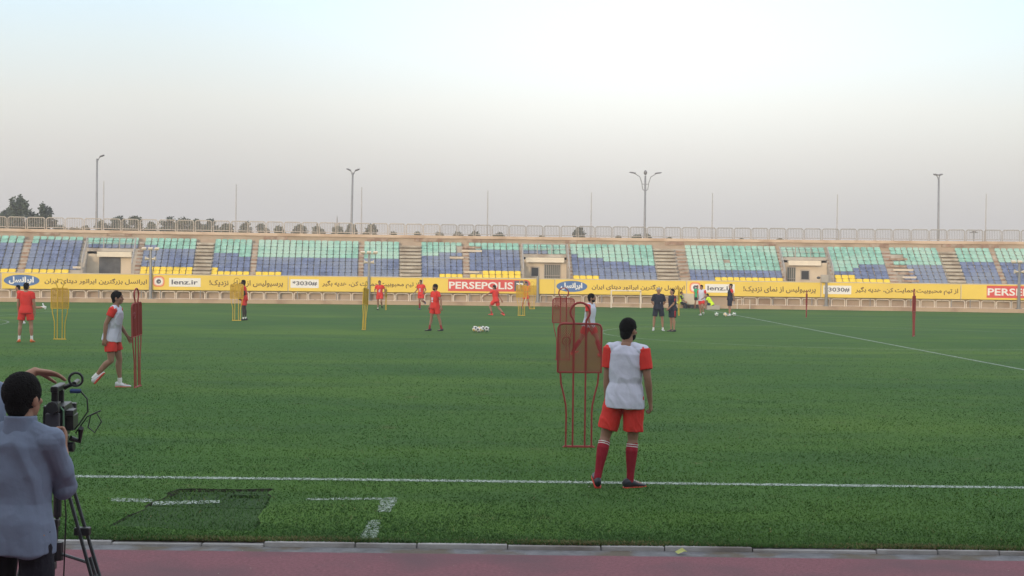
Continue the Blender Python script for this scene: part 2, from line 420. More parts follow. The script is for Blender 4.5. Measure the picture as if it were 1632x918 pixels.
# ---- standing grass blades on the near turf
def grass_field():
    rg = np.random.default_rng(5)
    N = 420000
    t = rg.random(N); Y = 10.83 + (52 - 10.83) * t ** 2.6
    Y = Y + np.where(Y < 10.9, .03 * np.sin(np.arange(N) * .37), 0)
    X = (rg.random(N) * 2 - 1) * (Y * .43 + .5)
    hx = np.array([p.x for p in hole]); hy = np.array([p.y for p in hole])
    inside = np.ones(N, bool)
    for i in range(4):
        j = (i + 1) % 4
        inside &= ((hx[j] - hx[i]) * (Y - hy[i]) - (hy[j] - hy[i]) * (X - hx[i])) > 0
    keep = (~inside | (rg.random(N) < .8)) & (rg.random(N) > np.clip((Y - 22) / 28, 0, 1))
    X, Y, inside = X[keep], Y[keep], inside[keep]; N = len(X)
    # clumpy height
    cl = np.sin(X * 3.1 + np.sin(Y * 2.3) * 2) * np.cos(Y * 4.7 + X) * .25 + 1
    h = (.010 + .011 * rg.random(N)) * cl * np.clip(1.25 - Y / 60, .4, 1)
    edge = Y < 10.98
    h[edge] *= 1.35
    h[inside] *= 1.25
    z0 = np.where(inside, -.015, -.002)
    w = .0034 + .0026 * rg.random(N); w *= 1 + (Y - 10) * .07
    a = rg.random(N) * math.pi; lean = rg.random(N) * 2 * math.pi; la = h * (.5 + 1.1 * rg.random(N))
    v = np.zeros((N, 3, 3))
    v[:, 0, 0] = X - np.cos(a) * w; v[:, 0, 1] = Y - np.sin(a) * w; v[:, 0, 2] = z0
    v[:, 1, 0] = X + np.cos(a) * w; v[:, 1, 1] = Y + np.sin(a) * w; v[:, 1, 2] = z0
    v[:, 2, 0] = X + np.cos(lean) * la; v[:, 2, 1] = Y + np.sin(lean) * la; v[:, 2, 2] = z0 + h
    # soft patches and faint streaks of lighter and darker turf
    fld = np.sin(X * .55 + 1.7 * np.sin(Y * .9)) * .5 + np.sin(Y * 2.1 + np.sin(X * .8) * 1.5) * .5 + np.sin(X * 2.7 + Y * 1.9) * .25
    mi = np.clip(np.round(fld * .9 + (rg.random(N) - .5) * 1.6), -1, 1).astype(int)
    mi = np.where(mi > 0, 1, np.where(mi < 0, 2, 0))
    # dry blades along the kerb
    mi[(Y < 10.95) & (rg.random(N) < .28 + .25 * np.sin(X * 2.3))] = 3
    mi[rg.random(N) < .004] = 3
    white = np.abs(Y - TL) < .06 + .035 * rg.random(N)
    patches = (np.sin(X * 2.1) + np.sin(X * 5.3 + 1) + np.sin(X * 13.7)) * .08
    mi[white & (rg.random(N) < .66 + patches)] = 4
    for q in TECH:
        ins = np.ones(N, bool)
        for i in range(4):
            j = (i + 1) % 4
            ins &= ((q[j].x - q[i].x) * (Y - q[i].y) - (q[j].y - q[i].y) * (X - q[i].x)) > -.002
        mi[ins & (rg.random(N) < .42)] = 4
    me = bpy.data.meshes.new('grass')
    me.vertices.add(N * 3); me.vertices.foreach_set('co', v.reshape(-1))
    me.loops.add(N * 3); me.loops.foreach_set('vertex_index', np.arange(N * 3))
    me.polygons.add(N); me.polygons.foreach_set('loop_start', np.arange(0, N * 3, 3)); me.polygons.foreach_set('loop_total', np.full(N, 3))
    me.polygons.foreach_set('material_index', mi.astype(np.int32))
    me.update(); me.validate()
    for i, c in enumerate([(.058, .134, .026), (.078, .158, .028), (.048, .116, .027), (.20, .16, .07), (.35, .41, .35)]):
        me.materials.append(mat('blade_%s' % ['green', 'light_green', 'dark_green', 'dry', 'painted'][i], c, .8, .18, 1.5, spec=.2))
    o = bpy.data.objects.new('grass', me); COL.objects.link(o)
    tag(o, 'short mown grass blades on the near side of the pitch', 'grass', kind='stuff')
grass_field()

# ------------------------------------------------------------------ far grandstand
RB, RD, RZ, RH = 1.6, .50, 1.83, .252      # first row back, row depth, first tread height, rise
def rz(r): return RZ + RH * r
def rb(r): return RB + RD * r
stand = empty('grandstand', S(0, 0, 0), 0, 'long concrete grandstand with teal blue and yellow seats across the far side of the pitch', 'grandstand')
SO = Vector(stand.location)
def sbuild(mb, name, m, parent=None, **k):
    parent = parent or stand
    off = SO
    mb.v = [tuple(Vector(p) - off) for p in mb.v]
    return mb.build(name, m, parent, **k)
XL, XR = -44.0, 44.0
VOM = []   # (Xleft, Xright) of the three stair openings
for pl, pr in ((131, 208), (836, 907), (1253, 1328)):
    VOM.append((Xat(pl, 1.6, 2.0), Xat(pr, 1.6, 2.0)))
def prof(r0, low):
    p = [(rb(r0) - (.15 if r0 == 0 else 0), low), (rb(r0) - (.15 if r0 == 0 else 0), rz(r0))]
    for r in range(r0, 10):
        e = rb(r + 1) if r < 9 else rb(9) + .75
        p.append((e, rz(r)))
        if r < 9: p.append((e, rz(r + 1)))
    p.append((rb(9) + .75, low)); return p[::-1]
mb = MB(); cur = XL
for a, b_ in VOM:
    strip(mb, cur, a, prof(0, 0.0)); strip(mb, a, b_, prof(7, 3.36)); cur = b_
strip(mb, cur, XR, prof(0, 0.0))
sbuild(mb, 'seating_terrace', CONC2)
# lower wall, ledge
mb = MB(); bar(mb, XL, XR, .55, 1.44, 0, 1.70); sbuild(mb, 'pitchside_wall', CONC)
mb = MB(); bar(mb, XL, XR, 0, .548, -.2, .25); sbuild(mb, 'ledge', mat('ledge_concrete', (.50, .37, .25), .9, .15, .7, .3, 9, dirt=(.36, .25, .17), dscale=.7))
# parapet and coping, top walkway
PB = rb(9) + .755
mb = MB(); bar(mb, XL, XR, PB, PB + 2.2, 0, 4.66); sbuild(mb, 'parapet', CONC)
mb = MB(); bar(mb, XL, XR, PB - .10, PB + 2.3, 4.663, 4.87); sbuild(mb, 'coping', mat('coping_concrete', (.60, .46, .34), .9, .12, .6, .25, 8, dirt=(.45, .32, .22), dscale=.6))
rnd = random.Random(11)
for px, w, h in ((63, 1.2, .18), (420, 1.6, .25), (585, 1.4, .35), (660, 1.9, .22), (744, 1.0, .25), (1060, 1.3, .25), (1218, .8, .2), (1385, 1.3, .28), (1562, 1.2, .25), (170, 1.6, .15), (900, .9, .2), (1500, 1.5, .2)):
    X = Xat(px, PB, 4.5); mb = MB(); bar(mb, X, X + w, PB - .06, PB - .001, 4.64 - h, 4.66); sbuild(mb, 'damp_patch' if False else 'broken_render', BROWN)
# narrow aisle steps and wide stair flights
AISLES = [(25, 38), (152, 161), (212, 222), (397, 407), (570, 579), (738, 749), (907, 914), (1420, 1434), (1598, 1606), (1249, 1256), (1328, 1333)]
WIDE = [(306, 336), (636, 672), (1048, 1083), (1512, 1541)]
for (a, b_) in AISLES:
    if a == 152: continue
    Xa, Xb = Xat(a, 1.6, 2), Xat(b_, 1.6, 2)
    if Xb - Xa < .1: continue
    mb = MB(); rr = random.Random(a); pf = [(rb(9) + .2, rz(0) - .4), (rb(0) - .22, rz(0) - .4)]
    for r in range(10):
        f_ = rr.uniform(-.05, .03); h_ = rz(r) - RH / 2 + rr.uniform(-.02, .03)
        pf += [(rb(r) - .24 + f_, h_), (rb(r) + .03, h_), (rb(r) + .03, rz(r) + .012), (rb(r) + .24, rz(r) + .012)]
    strip(mb, Xa + .03, Xb - .03, pf[::-1])
    sbuild(mb, 'stair', BROWN)
for (a, b_) in WIDE:
    Xa, Xb = Xat(a, 1.6, 2), Xat(b_, 1.6, 2)
    mb = MB()
    for r in range(9):
        bar(mb, Xa + .05, Xb - .05, rb(r) - .02, rb(r) + .26, rz(r) + .10, rz(r) + .235)
        bar(mb, Xa + .05, Xb - .05, rb(r) + .262, rb(r) + .45, rz(r) + .002, rz(r) + .10)
    sbuild(mb, 'bench_step', mat('step_grey', (.47, .43, .35), .9, .12, 2, .2, 12, dirt=(.33, .28, .22), dscale=1.1))
Xa, Xb = Xat(1084, 1.6, 2), Xat(1100, 1.6, 2)
mb = MB(); rr = random.Random(4)
for r in range(9):
    bar(mb, Xa + rr.uniform(0, .06), Xb - rr.uniform(0, .08), rb(r) - .05, rb(r) + .3, rz(r) + .002, rz(r) + .10 + rr.uniform(-.03, .05))
sbuild(mb, 'worn_stair', BROWN)
# loose planks where seats are missing
for px, r, w in ((728, 5, .95), (752, 8, 1.3), (752, 7, 1.4), (752, 1, 1.0), (1432, 4, 1.1), (1444, 2, 1.0), (1440, 3, 1.3), (1450, 1, .9), (1452, 0, 1.1), (1432, 6, 1.2), (122, 1, .5)):
    X = Xat(px, rb(r), rz(r)); mb = MB(); bar(mb, X - w / 2, X + w / 2, rb(r) + .12, rb(r) + .30, rz(r) + .10, rz(r) + .24)
    sbuild(mb, 'plank', PALE if (r + px) % 2 else BROWN)

# stair openings under the upper rows
VSPEC = [
    dict(door=(158, 192), lint=(155, 210)),
    dict(window=(847, 858), gate=(867, 893), lint=(838, 899)),
    dict(window=(1277, 1289), gate=(1254, 1268), lint=(1256, 1308))]
BW = rb(7) - .35
for (a, b_), sp_ in zip(VOM, VSPEC):
    mb = MB(); bar(mb, a + .003, b_ - .003, BW, BW + .2, 1.5, 3.20); 
    bar(mb, a + .003, b_ - .003, BW - 3.2, BW, 1.45, 1.7)
    sbuild(mb, 'tunnel_wall', PALE)
    mb = MB(); la, lb = Xat(sp_['lint'][0], BW - .2, 3.1), Xat(sp_['lint'][1], BW - .2, 3.1)
    bar(mb, la, lb, BW - .45, BW + .3, 3.203, 3.345); bar(mb, la, lb, BW - .45, BW - .35, 3.0, 3.20); sbuild(mb, 'lintel', mat('lintel_white', (.70, .63, .50), .8, .06, 2))
    mb = MB(); bar(mb, a, b_, rb(7) - .12, rb(7) - .003, 3.37, 3.56); sbuild(mb, 'edge_beam', CONC2)
    if 'window' in sp_:
        wa, wb = Xat(sp_['window'][0], BW, 2.4), Xat(sp_['window'][1], BW, 2.4)
        mb = MB(); bar(mb, wa, wb, BW - .03, BW - .003, 2.02, 2.62)
        w_ = sbuild(mb, 'window', GLASSD)
        mb = MB()
        for q in ((wa - .07, wa), (wb, wb + .07)): bar(mb, q[0], q[1], BW - .07, BW - .003, 1.95, 2.70)
        bar(mb, wa, wb, BW - .07, BW - .004, 2.623, 2.70); bar(mb, wa, wb, BW - .07, BW - .004, 1.95, 2.017)
        mb.v = [tuple(Vector(p) - SO) for p in mb.v]; mb.build('frame', CONC2, w_)
    if 'door' in sp_:
        da, db = Xat(sp_['door'][0], BW, 2.4), Xat(sp_['door'][1], BW, 2.4)
        mb = MB(); bar(mb, da, db, BW - .05, BW - .003, 1.7, 2.97)
        for k in range(9):
            xx = da + .3 + (db - da - .4) * k / 8; bar(mb, xx, xx + .04, BW - .07, BW - .052, 1.7, 2.95)
        sbuild(mb, 'door', DARK)
    if 'gate' in sp_:
        ga, gb = Xat(sp_['gate'][0], BW, 2.4), Xat(sp_['gate'][1], BW, 2.4)
        mb = MB(); bar(mb, ga, gb, BW - .03, BW - .003, 1.7, 2.9); sbuild(mb, 'gate_opening', mat('opening_dark', (.10, .12, .105), .9, .3, 1))
        mb = MB(); k = 0; xx = ga
        nb = 9 if gb - ga > .8 else 5
        for k in range(nb):
            xx = ga + (gb - ga - .05) * k / (nb - 1); bar(mb, xx, xx + .045, BW - .10, BW - .05, 1.72, 2.88)
        bar(mb, ga, gb, BW - .13, BW - .102, 2.06, 2.10); bar(mb, ga, gb, BW - .13, BW - .102, 2.84, 2.90)
        sbuild(mb, 'gate', RAIL)
    # handrails: front of the upper rows and down both flanks
    mb = MB()
    zt = rz(7) + .72
    mb.tube([S(x_, rb(7) + .04, zt) for x_ in frange(a, b_, 1)], .035, 6); mb.tube([S(x_, rb(7) + .04, zt - .36) for x_ in frange(a, b_, 1)], .02, 6)
    for k in range(4):
        x_ = a + (b_ - a) * k / 3; mb.tube([S(x_, rb(7) + .04, rz(7)), S(x_, rb(7) + .04, zt)], .035, 6)
    sbuild(mb, 'guard_rail', RAIL)
    for x_ in (a - .05, b_ + .05):
        mb = MB()
        mb.tube([S(x_, rb(7.2), rz(7) + .72), S(x_, rb(1.6), rz(1.6) + .80), S(x_, rb(.4), rz(0) + .75), S(x_, rb(.4), rz(0) - .2)], .04, 6)
        mb.tube([S(x_, rb(7), rz(7) + .4), S(x_, rb(.6), rz(.6) + .42)], .022, 6)
        for r in (2, 4, 6): mb.tube([S(x_, rb(r) + .05, rz(r)), S(x_, rb(r) + .05, rz(r) + .78)], .026, 6)
        sbuild(mb, 'handrail', RAIL)

# ---- seats
def seat_mesh():
    mb = MB(); w = .40
    # curved shell: profile from the front lip over the pan up the backrest, in slices across the width
    prof_ = [(-.02, -.03), (-.015, .03), (.03, .055), (.16, .04), (.27, .05), (.315, .12), (.34, .24), (.355, .335)]
    inner, outerp = [], []
    for i in range(7):
        u = i / 6 * 2 - 1; xx = u * w / 2; bow = .035 * (u * u); top = .03 * abs(u) ** 4
        inner.append([(xx, y - (bow if y > .2 else 0), z + (bow * .6 if z < .1 else 0) - (top if z > .3 else 0)) for y, z in prof_])
    nP = len(prof_); vs = []
    for sl in inner: vs += sl
    for sl in inner: vs += [(x_, y + .022, z - .018) for x_, y, z in sl]
    fs = []
    o = 7 * nP
    for i in range(6):
        for k in range(nP - 1):
            a_ = i * nP + k; fs.append((a_, a_ + 1, a_ + nP + 1, a_ + nP)); fs.append((o + a_, o + a_ + nP, o + a_ + nP + 1, o + a_ + 1))
        fs.append((i * nP, (i + 1) * nP, o + (i + 1) * nP, o + i * nP)); t_ = nP - 1
        fs.append((i * nP + t_, o + i * nP + t_, o + (i + 1) * nP + t_, (i + 1) * nP + t_))
    for k in range(nP - 1):
        fs.append((k, o + k, o + k + 1, k + 1)); e_ = 6 * nP + k; fs.append((e_, e_ + 1, o + e_ + 1, o + e_))
    mb.add(vs, fs)
    mb.box((-.1, .12, -.10), (.1, .2, .03))
    return mb
SM = seat_mesh()
SM.v = [(x_, y_, z_ * .68 if z_ > 0 else z_) for x_, y_, z_ in SM.v]
SEATMESH = {}
for key, m_ in (('teal', TEAL), ('blue', BLUES), ('yellow', YELS)):
    me = bpy.data.meshes.new('seat'); me.from_pydata(SM.v, [], SM.f); me.materials.append(m_); me.polygons.foreach_set('use_smooth', [True] * len(me.polygons)); SEATMESH[key] = me
T, B, Yy = 'teal', 'blue', 'yellow'
def A_(r, i, n): return Yy if r == 0 else (B if r < 8 else T)
def B_(r, i, n):
    if r == 0: return Yy if i < n - 1 else None
    return T if r == 9 or (r == 8 and i == 0) else B
def C_(r, i, n): return Yy if r < 2 else (T if r > 7 or (r == 7 and i > 1) else B)
def D_(r, i, n): return Yy if r == 0 or (r == 1 and i == 0) else (T if r > 5 or (r == 5 and i >= n - 2) else B)
def E_(r, i, n): return (Yy if i < 4 else B) if r == 0 else (T if r > 4 else B)
def F_(r, i, n): return T if r > 4 else B
def G_(r, i, n):
    if r == 0: return Yy if i > 2 else B
    if r == 5 and i > n - 3: return None
    if r in (8, 7) and i == n - 1: return None
    return T if r > 6 or (r == 6 and i < 3) else B
def H_(r, i, n):
    if r == 0: return Yy
    if r == 1: return Yy if i > 1 else None
    if r in (7, 8) and i < 1: return None
    return T if r > 7 else B
def I_(r, i, n):
    if r == 0: return Yy if i < 4 else B
    if r < 4: return B
    if r == 4: return T if i >= n - 4 else B
    if r == 5: return T if i > 4 else B
    if r == 6: return T if i > 0 else B
    return T
def J_(r, i, n): return (B if i < 4 else Yy) if r == 0 else (B if r < 3 else T)
def K_(r, i, n):
    if r == 0: return Yy
    if r == 1: return Yy if i < 3 else B
    if r == 2: return B
    if r == 3: return T if i < 3 else B
    if r == 4: return T if i < 4 else B
    return T
def L_(r, i, n):
    if i == 0 and r < 5: return None
    if i < 2 and r in (1, 2, 3, 4, 0): return None if r != 1 else B
    if i < 2 and r in (6, 7): return None
    return T if r > 4 else B
def M_(r, i, n): return T if r > 5 else B
BLOCKS = [(-40, 25, A_, 0, 'at the far left edge'), (38, 121, B_, 0, 'left of the dark tunnel door'), (222, 306, C_, 0, 'right of the dark tunnel door'),
          (336, 397, D_, 0, 'right of the leftmost bare flight'), (407, 570, E_, 0, 'behind the code board at left'), (579, 636, F_, 0, 'left of the second bare flight'),
          (672, 738, G_, 0, 'right of the second bare flight'), (749, 831, H_, 0, 'left of the central window'), (914, 1048, I_, 0, 'right of the central gate'),
          (1101, 1249, J_, 0, 'left of the right-hand window'), (1333, 1420, K_, 0, 'right of the right-hand window'), (1434, 1512, L_, 0, 'with the broken left corner'),
          (1541, 1598, M_, 0, 'right of the rightmost bare flight'), (1606, 1680, M_, 0, 'at the far right edge'),
          (127, 212, lambda r, i, n: T if r > 7 else B, 7, 'over the dark tunnel door'), (836, 907, lambda r, i, n: B if r == 7 and i < 4 else T, 7, 'over the central window'),
          (1256, 1328, lambda r, i, n: T, 7, 'over the right-hand window')]
ORD = ['first', 'second', 'third', 'fourth', 'fifth', 'sixth', 'seventh', 'eighth', 'ninth', 'tenth', 'eleventh', 'twelfth', 'thirteenth', 'fourteenth', 'fifteenth', 'sixteenth', 'seventeenth', 'eighteenth', 'nineteenth', 'twentieth']
seats = []
rs = random.Random(21)
for (pl, pr, fn, r0, desc) in BLOCKS:
    Xa, Xb = Xat(pl, 1.6, 2), Xat(pr, 1.6, 2)
    mid = (pl + pr) / 2
    pit = 9.75 + (2.0 * ((760 - mid) / 700) ** 2 if mid < 760 else .6 * ((mid - 760) / 700))
    n_ = max(3, round((pr - pl) / pit))
    for r in range(r0, 10):
        for i in range(n_):
            c = fn(r, i, n_)
            if c is None or rs.random() < .004: continue
            X = Xa + (Xb - Xa) * (i + .5) / n_
            p = S(X, rb(r) + .06 + rs.uniform(-.012, .012), rz(r) + .055 + rs.uniform(-.006, .006))
            seats.append((p, ang(X) + rs.uniform(-.03, .03), c, r, i, desc, (Xb - Xa) / n_ / .435))
vis = [s for s in seats if -6 < proj(s[0])[0] < 1638]
vis.sort(key=lambda s: (s[0] - Vector((0, 0, CZ))).length)
indiv = vis[:300]
iset = set(id(s) for s in indiv)
rowname = ['front', 'second', 'third', 'fourth', 'fifth', 'sixth', 'seventh', 'eighth', 'ninth', 'top']
for s in indiv:
    p, a, c, r, i, desc, sx = s
    o = bpy.data.objects.new('stadium_seat', SEATMESH[c]); COL.objects.link(o)
    o.location = p; o.rotation_euler = (0, 0, a); o.scale = (sx, 1, 1)
    row = 'front' if r == 0 else ('top' if r == 9 else rowname[r])
    lab = '%s seat, %s from left, %s row, block %s' % (c, ORD[i] if i < 20 else 'last', row, desc)
    tag(o, lab, 'seat', 'plastic seats of the far grandstand')
mb = MB()
names_ = ['teal', 'blue', 'yellow']
for s in seats:
    if id(s) in iset: continue
    p, a, c, r, i, desc, sx = s; ca, sa = math.cos(a), math.sin(a); mb.cur = names_.index(c)
    mb.add([(p.x + x_ * sx * ca - y_ * sa, p.y + x_ * sx * sa + y_ * ca, p.z + z_) for x_, y_, z_ in SM.v], SM.f)
o = mb.build('seating', [TEAL, BLUES, YELS], smooth=True)
tag(o, 'remaining rows of teal and slate blue plastic seats on the far terrace', 'seats', 'plastic seats of the far grandstand', 'stuff')

# ---- railing on top of the stand
rail = empty('railing', S(0, PB + .3, 4.87), 0, 'cream barred railing running along the top of the far grandstand', 'railing')
RO = Vector(rail.location)
px = -20.0
while px < 1650:
    w = 27.4 + (3.7 * ((770 - px) / 770) ** 2 if px < 770 else 2.2 * ((px - 770) / 860) ** 2)
    X0, X1 = Xat(px, PB + .3, 5.2), Xat(px + w, PB + .3, 5.2)
    mb = MB(); g = .055; zb, zt = 4.99, 5.68; bk = PB + .3
    c = .09
    mb.tube([S(X0 + g, bk, zb - .12), S(X0 + g, bk, zt - c), S(X0 + g + c, bk, zt), S(X1 - g - c, bk, zt), S(X1 - g, bk, zt - c), S(X1 - g, bk, zb - .12)], .036, 6)
    mb.tube([S(X0 + g, bk, zb), S(X1 - g, bk, zb)], .03, 6)
    for k in range(1, 10):
        x_ = X0 + g + (X1 - X0 - 2 * g) * k / 10; mb.tube([S(x_, bk, zb), S(x_, bk, zt)], .016, 4)
    mb.v = [tuple(Vector(p) - RO) for p in mb.v]; mb.build('panel', mat('tan_pipe_paint', (.47, .41, .34), .6, .1, 3) if px < 700 else RAIL, rail)
    px += w

# ---- low pipe fence below the boards
lf = empty('pipe_fence', S(0, .3, .25), 0, 'low cream pipe fence of rounded frames beneath the yellow boards', 'fence')
LO = Vector(lf.location); px = -8.0
while px < 1645:
    w = 23.0 + 1.4 * ((px - 800) / 800) ** 2
    X0, X1 = Xat(px, .3, .5), Xat(px + w, .3, .5)
    if not (1086 < px < 1140):
        mb = MB(); g = .05; c = .10; bk = .3
        mb.tube([S(X0 + g, bk, .25), S(X0 + g, bk, .745 - c), S(X0 + g + c * .3, bk, .745 - c * .3), S(X0 + g + c, bk, .745), S(X1 - g - c, bk, .745), S(X1 - g - c * .3, bk, .745 - c * .3), S(X1 - g, bk, .745 - c), S(X1 - g, bk, .25)], .03, 6)
        mb.tube([S(X0 + g, bk, .285), S(X1 - g, bk, .285)], .016, 6)
        mb.v = [tuple(Vector(p) - LO) for p in mb.v]; mb.build('frame', PIPE, lf)
    px += w

# ---- advertising boards
def shape(s):
    Bt = {'ا': (0xFE8D, 2), 'ب': (0xFE8F, 4), 'ت': (0xFE95, 4), 'ح': (0xFEA1, 4), 'د': (0xFEA9, 2), 'ر': (0xFEAD, 2), 'ز': (0xFEAF, 2), 'س': (0xFEB1, 4),
          'ل': (0xFEDD, 4), 'م': (0xFEE1, 4), 'ن': (0xFEE5, 4), 'ه': (0xFEE9, 4), 'و': (0xFEED, 2), 'پ': (0xFB56, 4), 'ک': (0xFB8E, 4), 'گ': (0xFB92, 4), 'ی': (0xFBFC, 4)}
    out = []
    for i, c in enumerate(s):
        if c not in Bt: out.append(c); continue
        code, n_ = Bt[c]; p = i > 0 and s[i - 1] in Bt and Bt[s[i - 1]][1] == 4
        q = n_ == 4 and i + 1 < len(s) and s[i + 1] in Bt
        out.append(chr(code + ((3 if q else 1) if p else (2 if q else 0))))
    return ''.join(reversed(out))
_tx = {}
def text_mesh(body, bold):
    if (body, bold) in _tx: return _tx[(body, bold)]
    c = bpy.data.curves.new('t', 'FONT'); c.body = body; c.size = 1; c.offset = bold; c.resolution_u = 3
    o = bpy.data.objects.new('t', c); COL.objects.link(o)
    dg = bpy.context.evaluated_depsgraph_get(); me = bpy.data.meshes.new_from_object(o.evaluated_get(dg))
    v = [tuple(p.co) for p in me.vertices]; f = [tuple(p.vertices) for p in me.polygons]
    bpy.data.objects.remove(o); bpy.data.curves.remove(c); bpy.data.meshes.remove(me)
    _tx[(body, bold)] = (v, f); return v, f
def text_in(name, body, box, m_, parent, bold=.02, y=-.036, sq=False):
    v, f = text_mesh(body, bold); x0, x1, z0, z1 = box
    ax, bx = min(p[0] for p in v), max(p[0] for p in v); ay, by = min(p[1] for p in v), max(p[1] for p in v)
    mb = MB(); mb.add([(x0 + (p[0] - ax) / (bx - ax) * (x1 - x0), y, z0 + (p[1] - ay) / (by - ay) * (z1 - z0)) for p in v], [q for q in f])
    return mb.build(name, m_, parent)
def flat(name, pts, m_, parent, y0, y1):
    mb = MB(); mb.loft([[Vector((p[0], y0, p[1])) for p in pts], [Vector((p[0], y1, p[1])) for p in pts]]); return mb.build(name, m_, parent)
def rrect(x0, x1, z0, z1, r, corners=(1, 1, 1, 1), n=5):
    pts = []
    for k, (cx, cz, a0) in enumerate(((x1 - r, z1 - r, 0), (x0 + r, z1 - r, 90), (x0 + r, z0 + r, 180), (x1 - r, z0 + r, 270))):
        if corners[k]:
            for i in range(n + 1):
                t = R(a0 + 90 * i / n); pts.append((cx + r * math.cos(t), cz + r * math.sin(t)))
        else: pts.append(((x1 if k in (0, 3) else x0), (z1 if k < 2 else z0)))
    return pts
BZ0, BH = .845, 1.02
def board(p0, p1, kind, items, label):
    A = S(Xat(p0, .25, 1.3), .25, BZ0); Bp = S(Xat(p1, .25, 1.3), .25, BZ0)
    L = (Bp - A).length; a = math.atan2(Bp.y - A.y, Bp.x - A.x)
    t = empty('advertising_board', A, a, label, 'banner board', 'yellow advertising boards along the far side')
    mb = MB(); mb.box((.02, -.03, 0), (L - .02, .03, BH)); mb.build('panel', YEL, t)
    mb = MB(); mb.box((.0, -.04, BH - .035), (L, .032, BH + .02)); mb.box((0, -.04, -.02), (.045, .028, BH - .036)); mb.build('frame', PALE, t)
    for k in range(4):
        mb = MB(); xx = .6 + (L - 1.2) * k / 3; mb.box((xx, .032, -.55), (xx + .05, .08, BH - .05)); mb.build('bracket', STEEL, t)
    U = lambda px: (px - p0) / (p1 - p0) * L
    V = lambda v: v * BH
    for it in items:
        k = it[0]
        if k == 'ar': text_in('lettering', it[1], (U(it[2]), U(it[3]), V(it[4]), V(it[5])), BRN, t, .022, -.034)
        if k == 'oval':
            x0, x1, z0, z1 = U(it[1]), U(it[2]), V(.15), V(.88); cx, cz = (x0 + x1) / 2, (z0 + z1) / 2
            flat('emblem', [(cx + (x1 - x0) / 2 * math.cos(t_), cz + (z1 - z0) / 2 * math.sin(t_)) for t_ in [2 * math.pi * i / 40 for i in range(40)]], BLUE, t, -.036, -.031)
            text_in('lettering', shape('ایرانسل'), (cx - (x1 - x0) * .36, cx + (x1 - x0) * .34, V(.29), V(.76)), WHITE, t, .045, -.040)
        if k == 'box':
            flat('white_label', rrect(U(it[2]), U(it[3]), V(.22), V(.78), .03), WHITE, t, -.036, -.031)
            text_in('lettering', it[1], (U(it[4]), U(it[5]), V(.36), V(.66)), GREYT, t, .022, -.040)
        if k == 'round':
            x0, x1 = U(it[1]), U(it[2]); z0, z1 = V(.2), V(.88); cx, cz = (x0 + x1) / 2, (z0 + z1) / 2; w = x1 - x0; h = z1 - z0
            flat('emblem', rrect(x0, x1, z0, z1, w * .33, (1, 1, 1, 1)), SALMON, t, -.035, -.031)
            flat('emblem', rrect(x0 + w * .09, x1 - w * .09, z0 + h * .1, z1 - h * .1, w * .27), mat('banner_pink', (.80, .50, .42), .6, .05), t, -.038, -.036)
            flat('emblem', rrect(x0 + w * .16, x1 - w * .16, z0 + h * .18, z1 - h * .18, w * .25), WHITE, t, -.041, -.039)
            flat('emblem', [(cx + .15 * math.cos(t_), cz + .15 * math.sin(t_)) for t_ in [2 * math.pi * i / 20 for i in range(20)]], GREYT, t, -.044, -.042)
            flat('emblem', [(cx + .02 - .03, cz - .05), (cx + .08, cz - .03), (cx + .06, cz + .02), (cx, cz + .0)], WHITE, t, -.047, -.045)
        if k == 'tv':
            x0, xm, x1 = U(it[1]), U(it[2]), U(it[3])
            flat('red_label', rrect(x0, x1, V(.12), V(.90), .28, (1, 0, 0, 0)), REDB, t, -.036, -.031)
            flat('dark_label', rrect(xm, x1 - .12, V(.17), V(.84), .2, (1, 0, 0, 0)), GREYT, t, -.040, -.037)
            text_in('lettering', 'PERSEPOLIS', (x0 + .06, xm - .1, V(.27), V(.74)), WHITE, t, .022, -.041)
            text_in('lettering', 'TV', (xm + .13, xm + .13 + (x1 - xm) * .68, V(.27), V(.70)), WHITE, t, .03, -.044)
a1 = shape('ایرانسل بزرگترین اپراتور دیتای ایران'); a2 = '!' + shape('پرسپولیس از نمای نزدیک'); a3 = shape('از تیم محبوبیت حمایت کن، هدیه بگیر')
board(2, 240, 1, [('oval', 6, 62), ('ar', a1, 70, 234, .27, .70)], 'yellow board with a blue oval emblem at the far left of the row')
board(240, 459, 2, [('round', 243.5, 262), ('box', 'lenz.ir', 269, 319, 273, 314.6), ('ar', a2, 333, 451, .2, .68)], 'yellow board with rounded orange emblem behind the dark-skinned player at left')
board(459, 673, 3, [('box', '*3030#', 463, 507.5, 466, 505), ('ar', a3, 513, 668, .25, .72)], 'yellow board with a white number label left of the big red label')
board(673, 884, 4, [('tv', 714, 819.5, 845)], 'yellow board with a complete red label and white capitals near the middle')
board(884, 1094, 1, [('oval', 886.7, 936), ('ar', a1, 943, 1091, .27, .70)], 'yellow board with a blue oval emblem right of the middle')
board(1094, 1308, 2, [('round', 1099, 1117), ('box', 'lenz.ir', 1124, 1171, 1127.5, 1168), ('ar', a2, 1185, 1300, .2, .68)], 'yellow board with rounded orange emblem behind the white-bibbed runner at right')
board(1308, 1531, 3, [('box', '*3030#', 1312, 1357, 1314, 1354.5), ('ar', a3, 1363.6, 1527, .25, .72)], 'yellow board with a white number label near the right end')
board(1531, 1760, 4, [('tv', 1573, 1688, 1716)], 'yellow board at the right edge showing the start of a red label')

